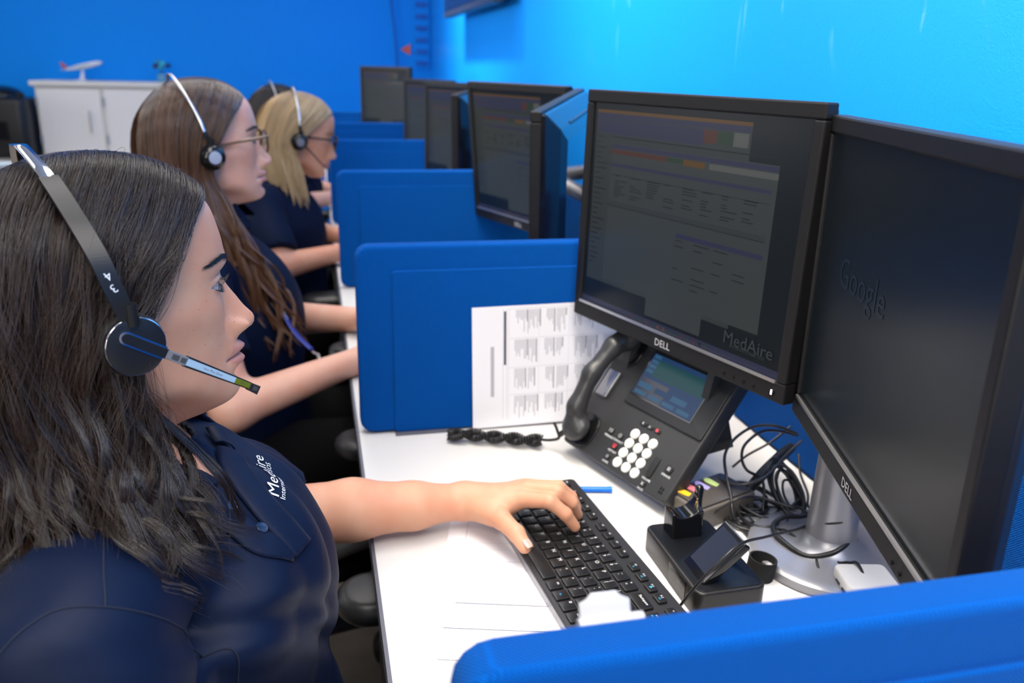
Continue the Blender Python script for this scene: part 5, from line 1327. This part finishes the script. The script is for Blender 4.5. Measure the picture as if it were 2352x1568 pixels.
def colleague(root_loc, label, hd, skin, hair, iris, sh, el, wrs, hair_par, shirt_m, hem=.5, res=.55, arms=(0, 1), strands=4200, upper_sleeve=.62):
    root = person_root(root_loc, label); s0 = {o.name for o in COL.objects}
    hands = [xform_hand(wrs[i], [.15, -.15][i], i == 0) for i in (0, 1)]
    def arms_sdf(P):
        d = None
        for i in arms:
            e = chain(P, [sh[i], el[i], wrs[i]], [.043, .037, .0225], .02); e = smin(e, hand_sdf(P, hands[i]), .008); d = e if d is None else smin(d, e, .001)
        return d
    pts = np.array([sh[i] for i in arms] + [el[i] for i in arms] + [wrs[i] for i in arms] + [p for i in arms for f in hands[i]['fingers'] for p in f['p']])
    V, F = sdf_mesh(arms_sdf, pts.min(0) - .055, pts.max(0) + .055, .0042)
    build_head(root, hd, skin, res, (V, F)); add_eyes(root, hd, iris, hd.sf)
    lash_brow(root, hd, hair, hd.sf)
    mid = (np.array(sh[0]) + np.array(sh[1])) / 2
    hip = mid + np.array([.03, 0, -.42])
    def shirt(P):
        d = sd_ell(P, mid + [.02, 0, -.10], (.125, .165, .16))
        d = smin(d, sd_cap(P, sh[0], sh[1], .055, .055), .05); d = smin(d, sd_ell(P, mid + [.085, 0, -.09], (.06, .11, .075)), .05)
        d = smin(d, sd_cap(P, mid + [.02, 0, -.12], hip, .135, .15), .06)
        for i in (0, 1):
            a, b = np.array(sh[i]), np.array(el[i]); m_ = a + (b - a) * upper_sleeve
            e = sd_cap(P, a, m_, .057, .058); ax_ = (b - a) / np.linalg.norm(b - a); d = smin(d, np.maximum(e, (P - m_) @ ax_), .02)
        nk = sd_cap(P, hd.w(np.array([-.012, 0, -.13])), hd.w(np.array([.0, 0, -.26])), .054, .058)
        x, y, z = P[..., 0], P[..., 1], P[..., 2]
        return np.maximum(d + np.sin(32 * z + 8 * np.sin(9 * y) + 12 * y) * .003, -nk)
    allp = np.array([sh[0], sh[1], el[0], el[1], hip, mid + [.12, 0, 0]])
    V, F = sdf_mesh(shirt, allp.min(0) - [.17, .12, .0], allp.max(0) + [.12, .12, .10], .0075); mesh_np('polo_shirt', V, F, shirt_m, root)
    na_, nb2 = hd.w(np.array([-.010, 0, -.120])), hd.w(np.array([.004, 0, -.175])); axn = (nb2 - na_) / np.linalg.norm(nb2 - na_)
    def col_(P):
        q = P - na_; h = q @ axn; rad = np.linalg.norm(q - h[..., None] * axn, axis=-1); ang = np.arctan2(q[..., 1], q[..., 0])
        d = np.abs(rad - (.058 + np.clip(h, 0, 1) * .5)) - .003; return np.maximum(np.maximum(np.maximum(d, h - .05), -h), (.4 - np.abs(ang)) * .05)
    V, F = sdf_mesh(col_, na_ - .12, na_ + .12, .005); mesh_np('collar', V, F, shirt_m, root)
    L, fwd, back, out, wv = hair_par; c = hd.w(np.array([-.01, 0, 0]))
    gr, gl = tail_guides(hd, -1, L, fwd, back, out), tail_guides(hd, 1, L, fwd, back, out)
    V, F, t = merge([hair_strands(gr, strands, 70, wv, .4, (-.008, .004), .00055, .55, 3, 24, centre=c), hair_strands(gl, strands // 3, 40, wv, .4, (-.008, .004), .0008, .55, 4, 18, centre=c)])
    o = mesh_np('hair', V, F, hair, root, kind='stuff'); set_tone(o, t)
    V, F, t = merge([(v, f, np.zeros((len(v), 3)) + .25) for v, f in (sheet_shell(gr, .004, c, 40, 30, .8), sheet_shell(gl, .004, c, 30, 30, .8))])
    o = mesh_np('hair_mass', V, F, hair, root, kind='stuff'); set_tone(o, t)
    def trou(P):
        d = None
        for s in (-1, 1):
            y = hip[1] + s * .09; e = chain(P, [(hip[0] - .02, y, .50), (.15, y, .52), (.10, y, .10)], [.09, .068, .045], .03); d = e if d is None else smin(d, e, .03)
        return d
    V, F = sdf_mesh(trou, (hip[0] - .14, hip[1] - .2, .06), (.24, hip[1] + .2, .62), .012); mesh_np('trousers', V, F, M_trou, root)
    for s in (-1, 1):
        b = MB(); b.rbox((.15, hip[1] + s * .09, .03), (.24, .085, .06), .035, None, .02); b.build('shoe', M_black, root, smooth=True)
    adopt(root, s0); return root
M_skin2 = skin_mat('skin fair', (.62, .37, .28), (.50, .20, .18), (.08, .05, .035))
M_skin3 = skin_mat('skin tanned', (.56, .29, .19), (.45, .16, .12), (.12, .08, .05))
M_hair2 = hair_mat('chestnut hair', (.020, .0105, .006), (.17, .072, .030), .3)
M_hair3 = hair_mat('blonde hair', (.30, .185, .075), (.72, .55, .33), .35)
M_hair4 = hair_mat('black hair', (.012, .010, .010), (.05, .035, .03), .35)
M_navy2 = mat('navy knit second', (.0018, .006, .024), .7, spec=.12)
h2 = Head((-.242, 1.665, 1.130), 17, -2.5, 0, 1.03)
P2 = colleague((-.24, 1.66, .45), 'person with long chestnut hair, brown glasses and navy shirt, second from the front', h2, M_skin2, M_hair2, mat('hazel iris', (.10, .06, .03), .2),
          [(-.255, 1.480, .900), (-.245, 1.840, .900)], [(-.200, 1.368, .712), (-.12, 1.80, .74)], [(.030, 1.425, .772), (.045, 1.640, .778)], (.35, .17, .03, .045, (.020, 2.4)), M_navy2, strands=8000)
hs2, T2, fin2, _ = make_headset(h2, 'black headset with a round grey disc, worn by the chestnut-haired woman', 2)
glasses(h2, mat('brown tortoise frame', (.11, .05, .02), .25), 'brown framed glasses worn by the chestnut-haired woman')
h3 = Head((-.083, 2.508, 1.084), 7.6, 15, 1.5, 1.0)
P3 = colleague((-.14, 2.5, .45), 'person with blonde hair looking down, dark glasses and navy shirt, third from the front', h3, M_skin3, M_hair3, mat('blue iris', (.1, .2, .3), .2),
          [(-.195, 2.345, .905), (-.185, 2.67, .90)], [(-.150, 2.235, .755), (-.09, 2.60, .79)], [(.030, 2.310, .778), (.030, 2.53, .775)], (.17, .03, -.02, .01, (.006, 1.5)), M_navy2, strands=4200, upper_sleeve=.8)
hs3, T3, fin3, _ = make_headset(h3, 'thin black headset with boom microphone, worn by the blonde woman', 3)
b = MB(); b.tube(h3.w(np.array([(.0, -.108, -.022), (.03, -.108, -.040), (.065, -.095, -.064), (.095, -.060, -.080)])), [.0028, .0018, .0015, .003], 8, smooth=5); fin3(b.build('boom', M_band, hs3, smooth=True))
glasses(h3, mat('dark frame', (.02, .013, .01), .3), 'dark framed glasses worn by the blonde woman')
h4 = Head((-.170, 3.41, 1.085), 10, 8, 0, 1.0)
P4 = colleague((-.2, 3.4, .45), 'person with black hair and navy shirt, mostly hidden behind the blonde woman', h4, M_skin2, M_hair4, mat('brown iris four', (.04, .02, .01), .2),
          [(-.195, 3.235, .90), (-.185, 3.56, .90)], [(-.09, 3.20, .775), (-.05, 3.50, .79)], [(.04, 3.29, .785), (.04, 3.45, .78)], (.22, .03, .03, .01, (.006, 1.5)), M_navy2, strands=2000, upper_sleeve=.7)
hs4, T4, fin4, _ = make_headset(h4, 'silver banded headset on the black-haired person behind', 2)

# lanyard of the second woman
ly = empty('lanyard', (-.15, 1.50, .95), 0, 'blue lanyard with white lettering and a key clip, worn by the chestnut-haired woman', 'lanyard')
inv = Matrix.Translation(-Vector(ly.location))
pl = smooth_path([(-.185, 1.585, .985), (-.150, 1.555, .915), (-.122, 1.535, .850), (-.095, 1.505, .800), (-.066, 1.480, .772)], 8)
T_ = np.gradient(pl, axis=0); T_ /= np.linalg.norm(T_, axis=1)[:, None]; Nn = np.tile(np.array([.75, -.62, .2]), (len(pl), 1)); Nn /= np.linalg.norm(Nn, axis=1)[:, None]; Wd = np.cross(T_, Nn)
V, F = strip_np(pl, Wd, np.full(len(pl), .016), Nn, .0012); o = mesh_np('ribbon', V, F, mat('royal blue ribbon', (.02, .03, .22), .6), ly); o.matrix_parent_inverse = inv
b = MB()
for k in (10, 18): b.text('MedAire', frame(pl[k] + Nn[k] * .0012, T_[k], np.cross(Nn[k], T_[k]), Nn[k]), .013)
o = b.build('lettering', M_logo, ly); o.matrix_parent_inverse = inv
b = MB(); e = pl[-1]
for k in range(5): b.lathe([(.0048, -.0008), (.0062, -.0008), (.0062, .0008), (.0048, .0008), (.0048, -.0008)], 14, Matrix.Translation((e[0] + .004 + .007 * k, e[1], e[2] - .006 - .007 * k)) @ Euler((1.2 * (k % 2), .6, k)).to_matrix().to_4x4())
o = b.build('key_clip', M_silver, ly, smooth=True); o.matrix_parent_inverse = inv

# ------------------------------------------------------------------ office chairs
M_arm = mat('black arm pad', (.022, .023, .025), .38, spec=.5)
def chair(x, y, label, arm_off=.0, pad_z=.655, fx=.0):
    t = empty('office_chair', (x, y, 0), 0, label, 'chair', 'office chairs')
    b = MB(); b.rbox((0, 0, .40), (.46, .46, .08), .10, None, .03); b.build('seat', M_trou, t, smooth=True)
    b = MB(); b.rbox((0, 0, 0), (.44, .07, .50), .03, Matrix.Translation((-.245, 0, .66)) @ Matrix.Rotation(R_(90), 4, 'Z') , .02); b.build('backrest', M_trou, t, smooth=True)
    b = MB(); b.cyl((0, 0, .08), (0, 0, .37), .025); b.build('gas_column', M_dgrey, t, smooth=True)
    for k in range(5):
        a = k * 2 * PI / 5 + .3; b = MB(); b.tube([(0, 0, .10), (.15 * math.cos(a), .15 * math.sin(a), .085), (.30 * math.cos(a), .30 * math.sin(a), .065)], [.022, .02, .014], 10); lg = b.build('leg', M_black, t, smooth=True)
        b = MB(); b.cyl((.30 * math.cos(a), .30 * math.sin(a) - .012, .028), (.30 * math.cos(a), .30 * math.sin(a) + .012, .028), .027); b.build('caster', M_black, lg, smooth=True)
    for s in (-1, 1):
        b = MB(); b.rbox((fx, s * .245, pad_z), (.25, .085, .032), .040, None, .014, 8); b.build('arm_pad', M_arm, t, smooth=True)
        b = MB(); b.tube([(fx - .02, s * .245, pad_z - .014), (fx - .03, s * .25, .50), (-.02, s * .20, .375)], .016, 10, smooth=4); b.build('arm_post', M_dgrey, t, smooth=True)
    return t
chair(-.17, .625, 'black office chair under the near woman, one padded arm showing below the desk edge', fx=.25)
chair(-.17, 1.555, 'black office chair under the chestnut-haired woman', fx=.26)
chair(-.17, 2.50, 'black office chair under the blonde woman', fx=.2)
chair(-.20, 3.40, 'black office chair under the black-haired person', fx=.2)

# ------------------------------------------------------------------ back of the room
cr = empty('counter', (-1.75, 5.66, 0), 0, 'low grey beige counter along the blue back wall', 'counter')
b = MB(); b.box((0, 0, .685), (2.2, .64, .03)); b.build('worktop', mat('beige counter top', (.50, .46, .41), .5), cr)
b = MB(); b.box((0, .02, .335), (2.16, .58, .67)); b.build('base', mat('greige counter front', (.34, .31, .28), .6), cr)
cb = empty('cabinet', (-1.275, 5.80, .70), 0, 'white two-door cabinet standing on the back counter', 'cabinet')
b = MB(); b.box((0, .008, .205), (.735, .36, .41)); b.build('carcass', M_cab, cb)
b = MB(); b.box((0, -.002, .424), (.775, .395, .028)); b.box((0, .0, .408), (.755, .38, .008)); b.build('top', M_cab, cb, bevel=.004)
M_hinge = mat('grey hinge', (.35, .38, .42), .4)
for s in (-1, 1):
    b = MB(); b.box((s * .183, -.178, .205), (.345, .012, .378)); d = b.build('door', mat('cabinet door white', (.76, .74, .72), .45), cb, bevel=.002)
    b = MB(); b.box((s * .183 + .10, -.19, .205), (.010, .014, .13)); b.build('handle', mat('door pull', (.50, .48, .48), .4), d, bevel=.003)
    for z in (.10, .32): b = MB(); b.box((s * .183 - .178, -.186, z), (.012, .008, .055)); b.build('hinge', M_hinge, d)
mp_ = empty('model_airplane', (-1.42, 5.80, 1.138), 0, 'white model airliner with red tail on a stand on the cabinet', 'model airplane')
M_plane = mat('white model plastic', (.72, .72, .76), .35)
Tp = Matrix.Translation((.02, 0, .085)) @ Matrix.Rotation(R_(-13), 4, 'Y')
b = MB(); b.lathe([(.001, -.115), (.006, -.10), (.012, -.06), (.0155, -.02), (.016, .05), (.0145, .085), (.009, .105), (.001, .115)], 24, Tp @ Matrix.Rotation(R_(90), 4, 'Y')); b.build('fuselage', M_plane, mp_, smooth=True)
for s in (-1, 1):
    b = MB(); b.prism([(.02, s * .01), (.045, s * .01), (-.03, s * .12), (-.045, s * .12)][::s], -.0015, .0015, Tp); b.build('wing', mat('teal grey wing', (.10, .35, .42), .4), mp_)
    b = MB(); b.prism([(-.105, s * .004), (-.085, s * .004), (-.115, s * .045), (-.125, s * .045)][::s], -.001, .001, Tp); b.build('tailplane', M_plane, mp_)
    b = MB(); b.cyl(tuple(Tp @ Vector((.01, s * .045, -.010))), tuple(Tp @ Vector((.045, s * .045, -.010))), .007, n=12); b.build('engine', M_plane, mp_, smooth=True)
b = MB(); b.prism([(-.118, .008), (-.085, .010), (-.112, .048), (-.124, .048)], -.0015, .0015, Tp @ Matrix.Rotation(R_(90), 4, 'X')); b.build('tail_fin', mat('red tail', (.45, .08, .08), .4), mp_)
b = MB(); b.prism([(-.012, 0), (.018, 0), (.020, .072), (.010, .072)], -.002, .002, Matrix.Rotation(R_(90), 4, 'X')); b.box((0, 0, .003), (.06, .04, .006)); b.build('stand', mat('pale stand', (.65, .66, .75), .3), mp_)
pp = empty('plastic_ornament', (-.955, 5.80, 1.138), 0, 'small teal and dark blue ornament at the cabinet\'s right end', 'ornament')
b = MB(); b.box((0, 0, .025), (.05, .03, .05)); b.build('base', mat('clear teal', (.02, .30, .55), .2, trans=.3), pp, bevel=.004)
for k, (x, z, c) in enumerate([(-.03, .095, (.01, .03, .12)), (-.01, .12, (.02, .25, .45)), (.015, .11, (.03, .45, .60)), (.04, .10, (.01, .05, .2)), (.0, .085, (.02, .3, .5))]):
    b = MB(); b.ellip((x, 0, z), (.020, .014, .016), None, 14, 8); b.build('leaf', mat('ornament leaf', c, .3), pp, smooth=True)
b = MB(); b.tube([(0, 0, .05), (.005, 0, .08)], .004, 8); b.build('stem', M_cable, pp)
# black coffee machine
cm = empty('coffee_machine', (-1.80, 5.62, .70), 0, 'large black coffee machine with a chrome band, left of the white cabinet', 'coffee machine')
b = MB(); b.rbox((0, 0, .17), (.27, .30, .34), .05, None, .03, 8); b.build('body', M_black, cm, smooth=True)
b = MB(); b.ellip((-.03, 0, .345), (.13, .14, .065), None, 32, 12); b.build('hopper', M_blackg, cm, smooth=True)
b = MB(); b.lathe([(.128, 0), (.131, .003), (.131, .012), (.128, .015)], 40, Matrix.Translation((-.035, 0, .335))); b.build('chrome_band', M_silver, cm, smooth=True)
b = MB(); b.rbox((-.03, -.152, .16), (.12, .01, .10), .01, None, .002); b.build('front_panel', M_blackg, cm)
b = MB(); b.lathe([(.03, 0), (.055, .012), (.065, .03), (.062, .032), (.05, .015), (.001, .010)], 30, Matrix.Translation((-1.66, 4.95, .70))); 
# side table with a pale bowl, cut by the left edge
st = empty('side_table', (-1.80, 4.85, 0), 0, 'grey side table in front of the back counter at the left edge', 'table')
b2 = MB(); b2.box((0, 0, .685), (.60, .45, .03)); b2.build('tabletop', mat('grey tabletop', (.30, .29, .28), .5), st)
for sx in (-1, 1):
    for sy in (-1, 1): b3 = MB(); b3.box((sx * .27, sy * .19, .335), (.04, .04, .67)); b3.build('leg', M_dgrey, st)
b.build('bowl', mat('pale blue white bowl', (.70, .80, .85), .3), smooth=True, label='pale bluish bowl on the side table at the left edge', cat='bowl')
# black computer case at the second desk
b = MB(); b.rbox((0, 0, .175), (.10, .30, .35), .006, None, .004); b.build('body', M_black, sp)
b = MB(); b.box((-.051, 0, .28), (.003, .22, .03)); b.build('drive_slot', M_blackg, sp)
b = MB(); b.ellip((-.02, -.06, .362), (.016, .018, .013), None, 16, 10); o = b.build('computer_ornament', M_offw, smooth=True, label='small white round thing on top of the black computer case', cat='ornament')
o.location = sp.location
